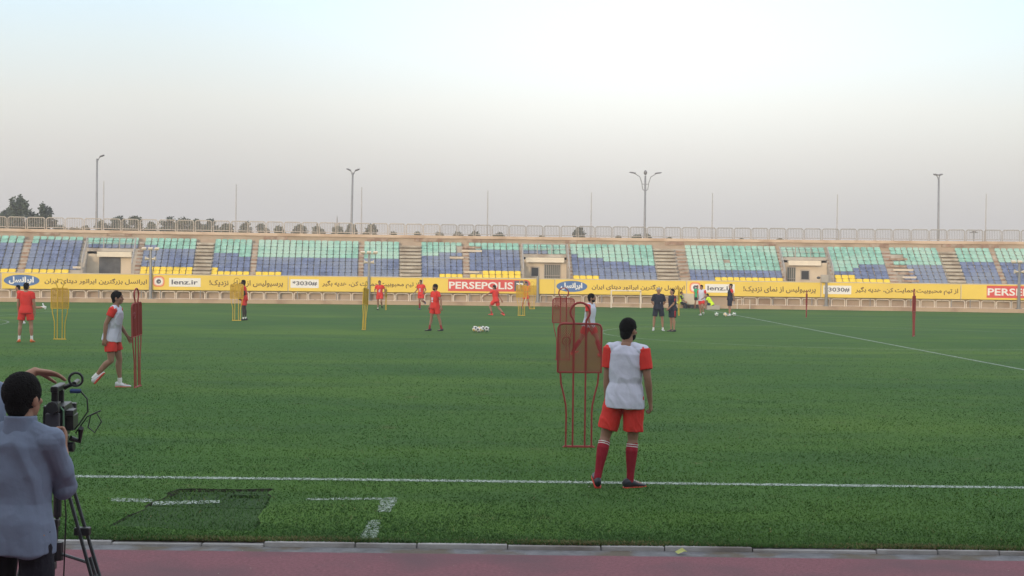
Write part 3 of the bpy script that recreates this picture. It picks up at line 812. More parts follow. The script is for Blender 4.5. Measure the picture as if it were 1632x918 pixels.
# ------------------------------------------------------------------ poles
def flagpole(px, ytop, w=.03):
    X = Xat(px, PB + .6, 6); base = S(X, PB + .6, 4.87); top = on_y(px, ytop, base.y)
    mb = MB(); H = top.z - base.z
    mb.tube([(0, 0, 0), (0, 0, H * .5), (0, 0, H)], [.045, .04, .03], 8); mb.box((-.09, -.09, 0), (.09, .09, .05)); mb.ell((0, 0, H), (.03, .03, .03), nu=8, nv=6)
    return mb.build('flagpole', FLAG, smooth=False), base
FL = [(165, 289, 'white flagpole beside the leftmost street lamp'), (376, 294, 'bare flagpole above the left bare flight of steps'), (576, 299, 'flagpole just right of the second street lamp'), (777, 304, 'flagpole above the running player at centre'),
      (942, 307, 'flagpole left of the two-armed street lamp'), (1135, 308, 'flagpole right of the two-armed street lamp'), (1334, 310, 'flagpole left of the rightmost street lamp'), (1571, 309, 'rightmost bare flagpole near the right edge')]
for px, yt, lab in FL:
    o, b_ = flagpole(px, yt); o.location = b_; tag(o, lab, 'flagpole', 'flagpoles on top of the grandstand')

def street_lamp(px, ytop, Y, arms, label, lean=0):
    base = on_y(px, 400, Y); base.z = -.35; top = on_y(px, ytop, Y); H = top.z + .35
    t = empty('street_lamp', base, 0, label, 'street lamp', 'street lamps behind the grandstand'); t.rotation_euler = (0, lean, 0)
    mb = MB(); mb.tube([(0, 0, 0), (0, 0, H * .5), (0, 0, H - .2)], [.13, .10, .075], 10); mb.build('pole', STEEL, t, smooth=True)
    LM = mat('lamp_housing', (.20, .20, .21), .5, .1, 3)
    if arms == 2:
        for s in (-1, 1):
            mb = MB(); mb.tube([(0, 0, H - 1.5), (s * .22, 0, H - 1.3), (s * .28, 0, H - .8), (s * .45, 0, H - .3), (s * .9, 0, H - .02)], .035, 6); mb.tube([(0, 0, H - .9), (s * .27, 0, H - .9)], .025, 6); mb.build('arm', STEEL, t)
            mb = MB(); mb.ell((s * 1.05, 0, H + .03), (.30, .12, .06), Matrix.Rotation(-s * .12, 3, 'Y')); mb.build('lamp_head', LM, t, smooth=True)
        mb = MB(); mb.ell((0, 0, H + .05), (.14, .14, .2)); mb.build('lamp_head', LM, t, smooth=True)
    else:
        for s in arms:
            mb = MB(); mb.tube([(0, 0, H - .5), (s * .15, .1, H - .1), (s * .3, .15, H)], .04, 6); mb.build('arm', STEEL, t)
            mb = MB(); mb.ell((s * .36, .15, H + .05), (.22, .2, .07), Matrix.Rotation(-s * .35, 3, 'Y')); mb.build('lamp_head', LM, t, smooth=True)
street_lamp(153.5, 249, 108, (1,), 'grey street lamp at the far left with one lamp head')
street_lamp(558, 271, 108, (-1, 1), 'grey street lamp left of centre with short double heads', R(.8))
street_lamp(1027, 276, 108, 2, 'grey street lamp with two long curved arms')
street_lamp(1495.5, 279, 108, (-.6, .5), 'grey street lamp near the right edge with stubby heads', R(-.3))
# cross-shaped post
b_ = S(Xat(1552, PB + 1, 5), PB + 1, 4.87); mb = MB(); mb.tube([(0, 0, 0), (0, 0, .78)], .035, 6); mb.box((-.3, -.04, .62), (.3, .04, .68)); mb.box((-.12, -.05, .68), (.12, .05, .76))
o = mb.build('antenna_post', STEEL); o.location = b_; tag(o, 'short dark post with a crossbar on the far right walkway', 'post')

# pitchside posts with floodlights and horns, in front of the boards
def pitch_post(px, ytop, ybase, heads, label):
    X = Xat(px, .12, 1.5); base = S(X, .12, .25); top = on_y(px, ytop, base.y); H = top.z - .25
    t = empty('loudspeaker_post', base, 0, label, 'loudspeaker post', 'posts in front of the boards')
    mb = MB(); mb.tube([(0, 0, 0), (0, 0, H)], [.115, .075], 10); mb.box((-.17, -.12, 0), (.17, .12, .05)); mb.build('pole', STEEL, t, smooth=False)
    CR = mat('cream_lamp', (.62, .54, .42), .5, .1, 3)
    if heads == 'lamps':
        mb = MB(); mb.box((-.5, -.03, H - .05), (.5, .03, H)); mb.box((-.3, -.03, H - .68), (.3, .03, H - .63)); mb.build('crossbar', STEEL, t)
        for s in (-.42, 0, .42):
            mb = MB(); M = Matrix.Translation((s, -.08, H + .07)) @ Matrix.Rotation(.5, 4, 'X'); mb.box((-.15, -.09, -.05), (.15, .09, .07), M); mb.build('floodlight', CR, t, bevel=.02)
        for s in (-1, 1):
            mb = MB(); mb.tube([(s * .08, -.06, H - .58), (s * .22, -.06, H - .58), (s * .34, -.06, H - .57)], [.035, .07, .15], 12); mb.build('horn', CR, t, smooth=False)
    elif heads == 'box':
        mb = MB(); mb.box((-.38, -.1, H - .1), (.14, .1, H + .42)); mb.build('loudspeaker', mat('speaker_grey', (.40, .36, .31), .7, .1, 3), t, bevel=.03)
        mb = MB(); mb.ell((-.55, -.08, H + .22), (.13, .1, .09)); mb.build('horn', mat('speaker_dark', (.06, .06, .06), .6), t, smooth=True)
    return t
pitch_post(240, 398, 475, 'lamps', 'grey post with lamps and horns in front of the leftmost boards')
pitch_post(588, 404, 478, 'lamps', 'grey post with lamps and horns beside the leaning yellow mannequin')
pitch_post(857, 440, 482, None, 'plain grey post just right of the yellow mannequin pair')
pitch_post(1317, 448, 488, 'box', 'grey post with a square loudspeaker before the number label at right')
pitch_post(1624, 419, 492, 'lamps', 'grey post with lamps at the right edge of the photo')

# ------------------------------------------------------------------ pitchside furniture
# pale pipe training frame (small goal)
g0, g1 = on_z(974, 490.5), on_z(1019, 491.5)
W_ = (g1 - g0).length; t = empty('goal_frame', g0, 0, 'small pale pipe frame standing before the far fence', 'goal frame')
mb = MB(); mb.tube([(0, 0, 0), (0, 0, 1.12)], .045, 8); mb.build('post', PIPE, t)
mb = MB(); mb.tube([(W_, 0, 0), (W_, 0, 1.12)], .045, 8); mb.build('post', PIPE, t)
mb = MB(); mb.tube([(-.04, 0, 1.14), (W_ + .04, 0, 1.14)], .04, 8); mb.build('crossbar', PIPE, t)
mb = MB(); mb.tube([(0, 0, 1.12), (0, .5, .05), (W_, .5, .05), (W_, 0, 1.12)], .02, 6); mb.build('back_stay', PIPE, t)
# box table / dugout locker
p = on_z(1102, 491.5); t = empty('equipment_box', p, 0, 'pale wide box on dark feet beside the seated person in yellow', 'box')
mb = MB(); mb.box((-.62, 0, .26), (.62, .6, .98)); mb.build('body', PALE, t, bevel=.02)
for s in (-.5, -.08, .3):
    mb = MB(); mb.box((s, .03, 0), (s + .22, .5, .26)); mb.build('foot', mat('rubber_black', (.03, .03, .03), .8), t, bevel=.01)
p = on_z(1137, 493.5); mb = MB(); mb.box((-.42, 0, 0), (.42, .5, .27)); o = mb.build('concrete_block', CONC2, bevel=.02); o.location = p; tag(o, 'low concrete block under the crouching person in neon vest', 'concrete block')
p = on_z(1185, 495); mb = MB(); mb.tube([(-.42, 0, 0), (-.42, 0, .62), (.42, 0, .62), (.42, 0, 0)], .03, 6)
o = mb.build('pipe_hurdle', PIPE); o.location = S(Xat(1185, -.25, .2), -.25, 0.0); tag(o, 'small white pipe hurdle right of the man with hands behind', 'hurdle')

# ---- mannequins
def tube_mat(c, n): return mat(n, c, .45, .12, 5, spec=.5)
MRED = tube_mat((.30, .026, .026), 'red_tube'); MREDP = mat('red_mesh', (.36, .042, .036), .6, .1, 4)
MYEL = tube_mat((.60, .38, .02), 'yellow_tube'); MYELP = mat('yellow_mesh', (.58, .36, .03), .6, .1, 4)
def mannequin(loc, rzd, col, label, h=1.85, lean=(0, 0), group='training mannequins on the pitch', lattice=.03, thick=1.0, dense_=False):
    tm, pm = (MRED, MREDP) if col == 'red' else (MYEL, MYELP)
    t = empty('training_mannequin', loc, 0, label, 'training mannequin', group, h / 1.85)
    t.rotation_euler = Euler((R(lean[0]), R(lean[1]), R(rzd)))
    w, z0, z1, r = .278, .96, 1.58, .0115 * thick
    mb = MB()
    mb.tube([(-.19, 0, .015), (.19, 0, .015)], r, 6); mb.box((-.205, -.02, -.004), (.205, .02, .012))
    mb.build('base_bar', tm, t)
    mb = MB()
    for s in (-1, 1):
        mb.tube([(s * .165, 0, .01), (s * .163, 0, .42), (s * .17, 0, .54), (s * .20, 0, .68), (s * .235, 0, .82), (s * .245, 0, .96)], r, 6)
        mb.tube([(s * .078, 0, .01), (s * .078, 0, 1.0)], r, 6)
    mb.build('legs', tm, t)
    # panel frame + head loop
    mb = MB(); c = .06
    pts = [(-w, z0)] + [(-w, z1 - c), (-w + c * .3, z1 - c * .3), (-w + c, z1), (w - c, z1), (w - c * .3, z1 - c * .3), (w, z1 - c)] + [(w, z0), (-w, z0)]
    mb.tube([(x_, 0, z_) for x_, z_ in pts], r * 1.15, 6)
    for s in (-1, 1): mb.tube([(s * .078, 0, .98), (s * .078, 0, 1.60)], r * 1.25, 6)
    mb.build('panel_frame', tm, t)
    mb = MB()
    lp = [(-.078, 1.57), (-.080, 1.62), (-.100, 1.66)]
    for k in range(13):
        a = R(205 - 230 * k / 12); lp.append((.125 * math.cos(a), 1.728 + .122 * math.sin(a)))
    lp += [(.100, 1.66), (.080, 1.62), (.078, 1.57)]
    mb.tube([(x_, 0, z_) for x_, z_ in lp], r * 1.25, 6); mb.build('head_loop', tm, t)
    mb = MB(); wd = .0039 if not dense_ else .0042
    x0, x1, za, zb = -w + .004, w - .004, z0 + .004, z1 - .006
    for sgn in (-1, 1):
        k = -3.0
        c0 = -2.0
        while c0 < 2.0:
            # line z = za + sgn*(x) + c0
            pts = []
            for X_ in (x0, x1):
                Z = za + sgn * X_ * 1.25 + c0
                if za <= Z <= zb: pts.append((X_, Z))
            for Z in (za, zb):
                X_ = (Z - za - c0) / (sgn * 1.25)
                if x0 <= X_ <= x1: pts.append((X_, Z))
            if len(pts) >= 2:
                pts.sort(); a, b_ = pts[0], pts[-1]
                if (a[0] - b_[0]) ** 2 + (a[1] - b_[1]) ** 2 > .0008:
                    mb.tube([(a[0], .003 * sgn, a[1]), (b_[0], .003 * sgn, b_[1])], wd, 4)
            c0 += lattice
    mb.build('mesh_panel', pm, t)
    mb = MB(); cx, cz = -.17, 1.36
    mb.tube([(cx + .052 * math.cos(a), -.014, cz + .052 * math.sin(a)) for a in [2 * math.pi * i / 20 for i in range(21)]], .007, 6)
    mb.tube([(cx - .025, -.014, cz - .02), (cx - .018, -.014, cz + .025), (cx, -.014, cz - .005), (cx + .018, -.014, cz + .025), (cx + .025, -.014, cz - .02)], .005, 5)
    mb.build('emblem', tm, t)
    return t
M_LIST = [
    ((922, 713), 2, 'red', 'large red mesh mannequin in front, left of the bibbed player', 1.86, (0, 0)),
    ((897, 574), 0, 'red', 'smaller red mesh mannequin behind the large red one', 1.86, (0, 0)),
    ((219, 617), 88, 'red', 'red mannequin seen nearly edge-on beside the white-bibbed player at left', 1.86, (0, -3.5)),
    ((1456, 536), 62, 'red', 'red mannequin seen edge-on at right, the nearer one', 1.80, (0, 0)),
    ((1285, 506), 68, 'red', 'small distant red mannequin seen edge-on at right', 1.5, (0, 2)),
    ((95, 541), -4, 'yellow', 'yellow mannequin between the red-shirted player and the white-bibbed one', 1.86, (0, 0)),
    ((377, 511), 3, 'yellow', 'yellow mannequin behind the dark-skinned red player', 1.86, (0, 0)),
    ((580, 526), 76, 'yellow', 'leaning yellow mannequin seen edge-on left of centre', 1.86, (0, 6.5)),
    ((615, 494), 82, 'yellow', 'distant yellow mannequin edge-on right of the running pair leader', 1.4, (0, 0)),
    ((831, 503), 0, 'yellow', 'nearer yellow mannequin of the pair at centre', 1.86, (0, 0)),
    ((848, 492.5), 6, 'yellow', 'farther yellow mannequin of the pair at centre', 1.7, (0, 0)),
    ((1082, 503), 74, 'yellow', 'yellow mannequin tilted edge-on behind the two men in black', 1.65, (0, -7)),
]
for (px, py), rzd, col, lab, h, lean in M_LIST:
    p = on_z(px, py); far = p.y > 35
    t = mannequin(p, rzd, col, lab, h, lean, lattice=.026 if far else .033, thick=1.25 if far else 1.0, dense_=far)

# ---- balls
BW1 = mat('ball_white', (.68, .68, .66), .35, .05, 5); BK1 = mat('ball_black', (.04, .05, .05), .4); BY1 = mat('ball_yellow', (.65, .42, .06), .4); BG1 = mat('ball_green', (.06, .25, .14), .4)
def ball(px, py, accents, label, group):
    bm = bmesh.new(); bmesh.ops.create_icosphere(bm, subdivisions=4, radius=.11)
    ico = bmesh.new(); bmesh.ops.create_icosphere(ico, subdivisions=1, radius=1)
    cs = [v.co.normalized() for v in ico.verts]; ico.free()
    for f in bm.faces:
        c = f.calc_center_median().normalized(); f.smooth = True
        k = max(range(12), key=lambda i: c.dot(cs[i])); f.material_index = (1 + k % 2) if c.dot(cs[k]) > .93 else 0
    for v in bm.verts:   # panel seams
        c = v.co.normalized(); ds = sorted((c.dot(q) for q in cs), reverse=True)
        if abs(ds[0] - ds[1]) < .03: v.co *= .985
    me = bpy.data.meshes.new('football'); bm.to_mesh(me); bm.free()
    for m_ in [BW1] + accents: me.materials.append(m_)
    o = bpy.data.objects.new('football', me); COL.objects.link(o); p = on_z(px, py); o.location = (p.x, p.y, .112)
    o.rotation_euler = (px, py, px * 2); tag(o, label, 'football', group)
ball(757, 529, [BK1, BY1], 'leftmost football of the cluster at centre', 'footballs in the centre cluster')
ball(763.5, 530, [BY1, BK1], 'football with yellow patches, second in the centre cluster', 'footballs in the centre cluster')
ball(768.5, 528.6, [BK1, BY1], 'football third from left in the centre cluster', 'footballs in the centre cluster')
ball(775.5, 529.3, [BK1, BG1], 'rightmost football of the cluster at centre', 'footballs in the centre cluster')
ball(1142, 504.3, [BK1, BG1], 'left football near the standing man in black at right', 'footballs near the far touchline')
ball(1156, 504.5, [BY1, BK1], 'yellowish football, middle one left of the standing man at right', 'footballs near the far touchline')
ball(1170, 504, [BG1, BK1], 'right football just beyond the shoes of the man at right', 'footballs near the far touchline')

# ------------------------------------------------------------------ people
def SK(n, c): return mat('skin_' + n, c, .55, .06, 9, spec=.35)
SKIN = {'tan': SK('tan', (.34, .185, .12)), 'brown': SK('brown', (.29, .155, .10)), 'dark': SK('dark', (.045, .028, .022))}
HAIR = mat('black_hair', (.007, .006, .006), .8, .4, 60, .9, 150, spec=.12)
GREYH = mat('grey_hair', (.33, .32, .31), .6, .2, 60, .4, 90)
FAB = {}
def fab(n, c, rough=.85, var=.06):
    return mat('cloth_' + n, c, rough, var, 7, .25, 60, spec=.2)
RED = mat('cloth_red', (.66, .042, .032), .75, .07, 6, .4, 11, spec=.2); ORANGE = fab('orange', (.80, .13, .03)); WHT = mat('cloth_white', (.57, .585, .69), .8, .05, 6, .5, 11, spec=.2); BLK = fab('black', (.018, .020, .028)); NAVY = fab('navy', (.020, .024, .042))  # WHT is tinted blue, putting the bluish sky shade into the cloth colour
DRED = fab('dark_red', (.30, .015, .03)); NEON = fab('neon', (.62, .85, .04)); GRN = fab('green', (.03, .38, .16)); LBLUE = mat('cloth_pale_blue', (.175, .215, .295), .8, .08, 5, .6, 9, spec=.2); DNAVY = fab('trousers', (.014, .013, .020))
SWHT = fab('sock_white', (.72, .72, .72)); SHB = mat('shoe_black', (.02, .022, .03), .45); SHW = mat('shoe_white', (.62, .65, .68), .4); SHO = mat('shoe_orange', (.75, .16, .04), .4); SHR = mat('shoe_red', (.75, .07, .05), .4); SHG = mat('shoe_blue', (.04, .10, .22), .4)
LIP = mat('lip', (.22, .085, .07), .5); EYE = mat('eye', (.05, .035, .03), .2)

def dvec(f, a, side):
    f, a = R(f), R(a); return Vector((side * math.sin(a), math.sin(f) * math.cos(a), -math.cos(f) * math.cos(a)))
def ik(p, tgt, l1, l2, pole):
    d = tgt - p; L = min(d.length, (l1 + l2) * .999); d.normalize()
    x = (l1 * l1 - l2 * l2 + L * L) / (2 * L); hh = math.sqrt(max(l1 * l1 - x * x, 0))
    pl = Vector(pole); pl = (pl - d * pl.dot(d)).normalized()
    return p + d * x + pl * hh, p + d * L
def sring(c, rx, ry, M, n=24, pw=2.4):
    out = []
    for i in range(n):
        t = 2 * math.pi * i / n; ct, st = math.cos(t), math.sin(t)
        out.append(c + M @ Vector((rx * math.copysign(abs(ct) ** (2 / pw), ct), ry * math.copysign(abs(st) ** (2 / pw), st), 0)))
    return out
def limb(mb, pts, rs, seg=14): mb.tube(pts, rs, seg); [mb.ell(p, (r,) * 3, nu=12, nv=8) for p, r in zip(pts, rs)]
def lerp(a, b_, t): return a + (b_ - a) * t

def hand(mb, wrist, d, nrm_, thumb, k=1.0, curl=35, tcurl=20, spread=1.0):
    """palm + four unequal bent fingers + thumb. d along hand, nrm_ palm normal, thumb = thumb side"""
    d = d.normalized(); w = (thumb - d * thumb.dot(d)).normalized(); n = d.cross(w); n = n if n.dot(nrm_) > 0 else -n
    rings = []
    for t, rx, ry in ((0, .026, .019), (.03, .034, .018), (.065, .041, .017), (.09, .041, .014)):
        c = wrist + d * t * k; rings.append([c + (w * math.cos(a) * rx + n * math.sin(a) * ry) * k for a in [2 * math.pi * i / 14 for i in range(14)]])
    mb.loft(rings)
    for off, L, sp_ in ((.030, .072, .10), (.010, .080, .03), (-.011, .075, -.04), (-.030, .058, -.11)):
        p = wrist + (d * .085 + w * off) * k; a = R(curl); dd = (d + w * sp_ * spread).normalized()
        fr = (.46, .30, .24); r0 = .0098 * k
        q = p - d * .02 * k
        limb(mb, [q, p], [r0, r0], 8)
        ang_ = a * .5
        for j, fL in enumerate(fr):
            e_ = p + (dd * math.cos(ang_) + n * math.sin(ang_)) * L * fL * k; limb(mb, [p, e_], [r0, r0 * .93], 8); p = e_; ang_ += a; r0 *= .93
    p = wrist + (d * .022 + w * .026) * k; dd = (d * .7 + w * .62 + n * .25).normalized(); r0 = .0125 * k
    for j, fL in enumerate((.040, .032, .026)):
        e_ = p + dd * fL * k; limb(mb, [p, e_], [r0, r0 * .9], 8); p = e_; r0 *= .9; dd = (dd + n * math.sin(R(tcurl)) * .6 + d * .25 - w * .2).normalized()

def person(px, py, face, pose, look, label, h=1.8, hi=False, z=0.0, group=None, loc=None):
    base = loc or on_z(px, py, z)
    t = empty('person', base, R(face), label, 'person', group)
    k = h / 1.8; vox = (.006 if hi else .009)
    lean, side, twist = pose.get('lean', 3), pose.get('side', 0), pose.get('twist', 0)
    TR = Matrix.Rotation(R(twist), 3, 'Z') @ Matrix.Rotation(R(side), 3, 'Y') @ Matrix.Rotation(R(-lean), 3, 'X')
    PR = Matrix.Rotation(R(twist * .4), 3, 'Z') @ Matrix.Rotation(R(side * .3), 3, 'Y') @ Matrix.Rotation(R(-lean * .4), 3, 'X')
    P = Vector((0, 0, 0))
    J = {}
    legs = pose.get('legs', [(4, 5, 1, 3, 0), (-2, 5, -4, 3, 0)])    # left, right : thigh f,a ; shin f,a ; foot pitch, [yaw]
    for s, key, lg in ((-1, 'L', legs[0]), (1, 'R', legs[1])):
        hip = P + PR @ Vector((s * .095, 0, -.02)) * k
        knee = hip + dvec(lg[0], lg[1], s) * .435 * k
        ank = knee + dvec(lg[2], lg[3], s) * .42 * k
        yaw = R((lg[5] if len(lg) > 5 else 8)) * -s
        FM = Matrix.Rotation(yaw, 3, 'Z') @ Matrix.Rotation(R(-lg[4]), 3, 'X')
        J[key] = (hip, knee, ank, FM)
    def sole(key):
        hip, knee, ank, FM = J[key]; return min((ank + FM @ Vector((0, y_, -.085)) * k).z for y_ in (-.07, .12, .19))
    dz = -min(sole('L'), sole('R')) + pose.get('lift', 0)
    if 'hipz' in pose: dz = pose['hipz'] * k
    D = Vector((0, 0, dz)); P = P + D
    for key in 'LR':
        a, b_, c, d = J[key]; J[key] = (a + D, b_ + D, c + D, d)
    def TP(x, y, z_): return P + TR @ Vector((x, y, z_)) * k
    SHW_ = look.get('shw', .174)
    arms = pose.get('arms', [(4, 8, 12, 4), (4, 8, 12, 4)])
    AR = {}
    for s, key, ar in ((-1, 'L', arms[0]), (1, 'R', arms[1])):
        sh = TP(s * SHW_, -.005, look.get('shz', .472))
        if ar[0] == 'ik':
            tgt = Vector(ar[1]) * k + Vector((0, 0, 0)); el, wr = ik(sh, tgt, .29 * k, .255 * k, ar[2])
        else:
            el = sh + TR @ dvec(ar[0], ar[1], s) * .29 * k; wr = el + TR @ dvec(ar[2], ar[3], s) * .255 * k
        AR[key] = (sh, el, wr)
    neck = TP(0, -.012, .52)
    HR = TR @ Matrix.Rotation(R(pose.get('hyaw', 0)), 3, 'Z') @ Matrix.Rotation(R(-pose.get('hpitch', 0) + lean * .7), 3, 'X')
    HC = neck + TR @ Vector((0, .012, .045)) * k + HR @ Vector((0, .018, .110)) * k
    def HP(x, y, z_): return HC + HR @ Vector((x, y, z_)) * k
    build = pose.get('build', 1.0)
    # ---------------- body
    mb = MB()
    tor = [(-.10, 0, .12, .085), (-.04, 0, .155, .105), (.03, 0, .155, .108), (.13, .004, .132, .098), (.24, .006, .145, .103), (.35, .006, .163, .112), (.43, .0, .165, .10), (.48, -.008, .135, .08), (.515, -.012, .075, .062), (.545, -.01, .058, .058)]
    mb.loft([sring(TP(0, y_, z_) if z_ > .1 else P + PR @ Vector((0, y_, z_)) * k, rx * k * (build if z_ < .47 else 1), ry * k * (build if z_ < .47 else 1), TR if z_ > .1 else PR) for z_, y_, rx, ry in tor])
    limb(mb, [neck - TR @ Vector((0, 0, .03)) * k, HC - HR @ Vector((0, .012, .05)) * k], [.060 * k, .055 * k])
    # head
    hs = look.get('hs', 1.0)
    mb.ell(HP(0, -.006, .02), (.075 * k * hs, .095 * k * hs, .098 * k * hs), HR, 20, 14)
    mb.ell(HP(0, .024, -.04), (.058 * k * hs, .066 * k * hs, .072 * k * hs), HR, 18, 12)
    mb.ell(HP(0, .058, -.085), (.030 * k, .026 * k, .024 * k), HR, 12, 8)
    mb.tube([HP(0, .084, .022), HP(0, .099, -.008), HP(0, .107, -.026), HP(0, .090, -.036)], [.008 * k, .011 * k, .015 * k, .010 * k], 8)
    mb.ell(HP(0, .082, .034), (.045 * k, .012 * k, .010 * k), HR, 12, 8)     # brow ridge
    mb.ell(HP(0, .086, -.062), (.024 * k, .010 * k, .010 * k), HR, 12, 8)
    for s in (-1, 1):
        mb.ell(HP(s * .080 * hs, -.006, -.012), (.012 * k, .021 * k, .034 * k), HR @ Matrix.Rotation(s * -.3, 3, 'Z'), 10, 8)
        mb.ell(HP(s * .040, .066, -.022), (.022 * k, .018 * k, .018 * k), HR, 10, 8)
    for s, key in ((-1, 'L'), (1, 'R')):
        sh, el, wr = AR[key]
        mb.ell(sh, (.062 * k,) * 3)
        ua = lerp(sh, el, .45)
        limb(mb, [sh, ua, el], [.054 * k * build, .049 * k * build, .039 * k])
        fa = lerp(el, wr, .28)
        limb(mb, [el, fa, lerp(el, wr, .7), wr], [.038 * k, .041 * k, .031 * k, .025 * k])
        d = (wr - el).normalized(); hp = pose.get('hands', {}).get(key)
        if hp: hand(mb, wr, Vector(hp[0]), Vector(hp[1]), Vector(hp[2]), k * 1.04, hp[3], 15, hp[4] if len(hp) > 4 else 1.0)
        else:
            inw = TR @ Vector((-s, 0, 0)); th = TR @ Vector((0, 1, 0))
            if abs(d.dot(th)) > .85: th = TR @ Vector((0, 0, 1))
            hand(mb, wr, d, inw, th, k * 1.04, pose.get('curl', 30))
        hip, knee, ank, FM = J[key]
        th_ = lerp(hip, knee, .35)
        limb(mb, [hip, th_, lerp(hip, knee, .75), knee], [.092 * k * build, .086 * k, .066 * k, .054 * k])
        bk = FM @ Vector((0, -.018, 0)) * k
        sd = (ank - knee).normalized(); back = Vector((0, -1, 0)); back = (back - sd * back.dot(sd)).normalized() * k
        limb(mb, [knee, lerp(knee, ank, .25) + back * .018, lerp(knee, ank, .5) + back * .012, lerp(knee, ank, .8), ank], [.052 * k, .058 * k, .050 * k, .034 * k, .032 * k])
        mb.ell(hip + PR @ Vector((0, -.045, -.01)) * k, (.088 * k, .075 * k, .09 * k), PR)
        mb.tube([ank - FM @ Vector((0, .03, .04)) * k, ank + FM @ Vector((0, .08, -.055)) * k, ank + FM @ Vector((0, .15, -.065)) * k], [.034 * k, .032 * k, .022 * k], 10)
    mb.build('body', SKIN[look.get('skin', 'tan')], t, voxel=vox)
    # ---------------- hair, face
    hm = GREYH if look.get('hair') == 'grey' else HAIR
    hl = look.get('hairlen', 0)
    mb = MB()
    if look.get('hair') != 'bald':
        mb.ell(HP(0, -.016, .036), ((.080 + hl) * k * hs, (.097 + hl) * k * hs, (.096 + hl) * k * hs), HR, 22, 14)
        mb.ell(HP(0, -.050, -.026), (.067 * k * hs, .052 * k, .080 * k * hs), HR, 18, 12)
        mb.ell(HP(0, .012, .075), (.066 * k * hs, .068 * k * hs, .052 * k * hs), HR, 18, 12)
        if look.get('fringe'): mb.ell(HP(0, .052, .092), (.058 * k, .040 * k, .030 * k), HR, 14, 8)
        mb.build('hair', hm, t, voxel=vox * .9, wrinkle=.0035 if hi else .002, wscale=40)
    if look.get('beard'):
        mb = MB()
        mb.ell(HP(0, .029, -.062), (.060 * k * hs, .066 * k * hs, .054 * k * hs), HR, 16, 10)
        mb.build('beard', HAIR, t, voxel=vox, wrinkle=.002, wscale=40)
    for s in (-1, 1):
        mb = MB(); mb.ell(HP(s * .031, .0805, .008), (.013 * k, .006 * k, .006 * k), HR, 10, 6); mb.build('eye', EYE, t, smooth=True)
        mb = MB(); mb.tube([HP(s * .014, .0935, .035), HP(s * .032, .0905, .039), HP(s * .050, .075, .033)], [.004 * k, .005 * k, .003 * k], 6); mb.build('eyebrow', hm, t, smooth=True)
    mb = MB(); mb.ell(HP(0, .0955, -.062), (.022 * k, .005 * k, .006 * k), HR, 10, 6); mb.build('mouth', LIP, t, smooth=True)
    # ---------------- clothes
    top, bottom = look['top'], look['bottom']
    wr_ = .010 if hi else .006
    def torso_cloth(name, m_, infl, zlo, zhi_i=8, flare=.012, hem_extra=0):
        mb = MB(); rr = []; hem_long = True
        for z_, y_, rx, ry in [(zlo, 0, .162 + flare, .116 + flare), (zlo + .07, 0, .164 + flare * .6, .116 + flare * .6)] + [q for q in tor if q[0] > zlo + .1][:-1]:
            I = infl + ((.026 if zlo < -.2 else .020) if z_ < .08 else .016 if z_ < .25 else .004)
            if z_ > .47: I = infl * .75
            if z_ < .1 and hem_long: rx, ry = max(rx, .160), max(ry, .112)
            c_ = TP(0, y_, z_) if z_ > .1 else lerp(P + PR @ Vector((0, y_, z_)) * k, TP(0, y_, z_), .5)
            rr.append(sring(c_, (rx * build + I) * k, (ry * build + I) * k, TR))
        mb.loft(rr)
        for s, key in ((-1, 'L'), (1, 'R')):
            sh, el, wr = AR[key]; mb.ell(lerp(sh, TP(0, 0, .46), .14), ((.056 + infl) * k,) * 3)
            limb(mb, [sh + TR @ Vector((0, 0, .008)) * k, TP(s * .07, -.01, .50)], [(.044 + infl) * k, (.046 + infl * .6) * k])
        return mb
    sl = look.get('sleeve', .55)
    def sleeves(mb, infl=.022, keys='LR'):
        for key in keys:
            sh, el, wr = AR[key]
            mb.ell(sh, ((.047 + infl) * k,) * 3)
            if sl <= 1: pts = [lerp(sh, el, -.05), lerp(sh, el, sl * .5), lerp(sh, el, sl)]; mb.tube(pts, [(.058 + infl) * k, (.054 + infl) * k, (.052 + infl) * k], 16)
            else:
                e2 = lerp(el, wr, sl - 1); limb(mb, [sh, lerp(sh, el, .5), el, e2], [(.060 + infl) * k, (.054 + infl) * k, (.046 + infl) * k, (.040 + infl) * k], 16)
                if look.get('cuff'): limb(mb, [lerp(el, e2, .55), e2], [(.047 + infl) * k, (.047 + infl) * k], 16)
    zl = look.get('hem', -.10)
    if look.get('bib'):
        torso_cloth('bib', look['bib'], .016, zl).build('bib', look['bib'], t, voxel=vox, wrinkle=wr_, wscale=7)
        for kk_ in 'LR':
            mb = MB(); sleeves(mb, .018, kk_); mb.build('sleeve', top, t, voxel=vox, wrinkle=wr_ * .5)
    else:
        mb = torso_cloth('shirt', top, .014, zl); sleeves(mb, look.get('sinf', .018)); mb.build('shirt', top, t, voxel=vox, wrinkle=look.get('wr', wr_), wscale=look.get('ws', 7))
    if look.get('collar'):
        mb = MB(); mb.loft([sring(TP(0, -.012, .475), .095 * k, .082 * k, TR), sring(TP(0, -.012, .54), .082 * k, .080 * k, TR), sring(TP(0, -.012, .585), .077 * k, .080 * k, TR)]); mb.build('collar', top, t, voxel=.006)
    if look.get('print'):
        for (x0, x1, z0, z1, m_) in look['print']:
            mb = MB(); y_ = .006 + .112 + .020
            mb.loft([[TP(x0, y_ - .03, z0), TP(x1, y_ - .03, z0), TP(x1, y_ - .03, z1), TP(x0, y_ - .03, z1)], [TP(x0, y_, z0), TP(x1, y_, z0), TP(x1, y_, z1), TP(x0, y_, z1)]])
            mb.build('chest_print', m_, t, bevel=.004)
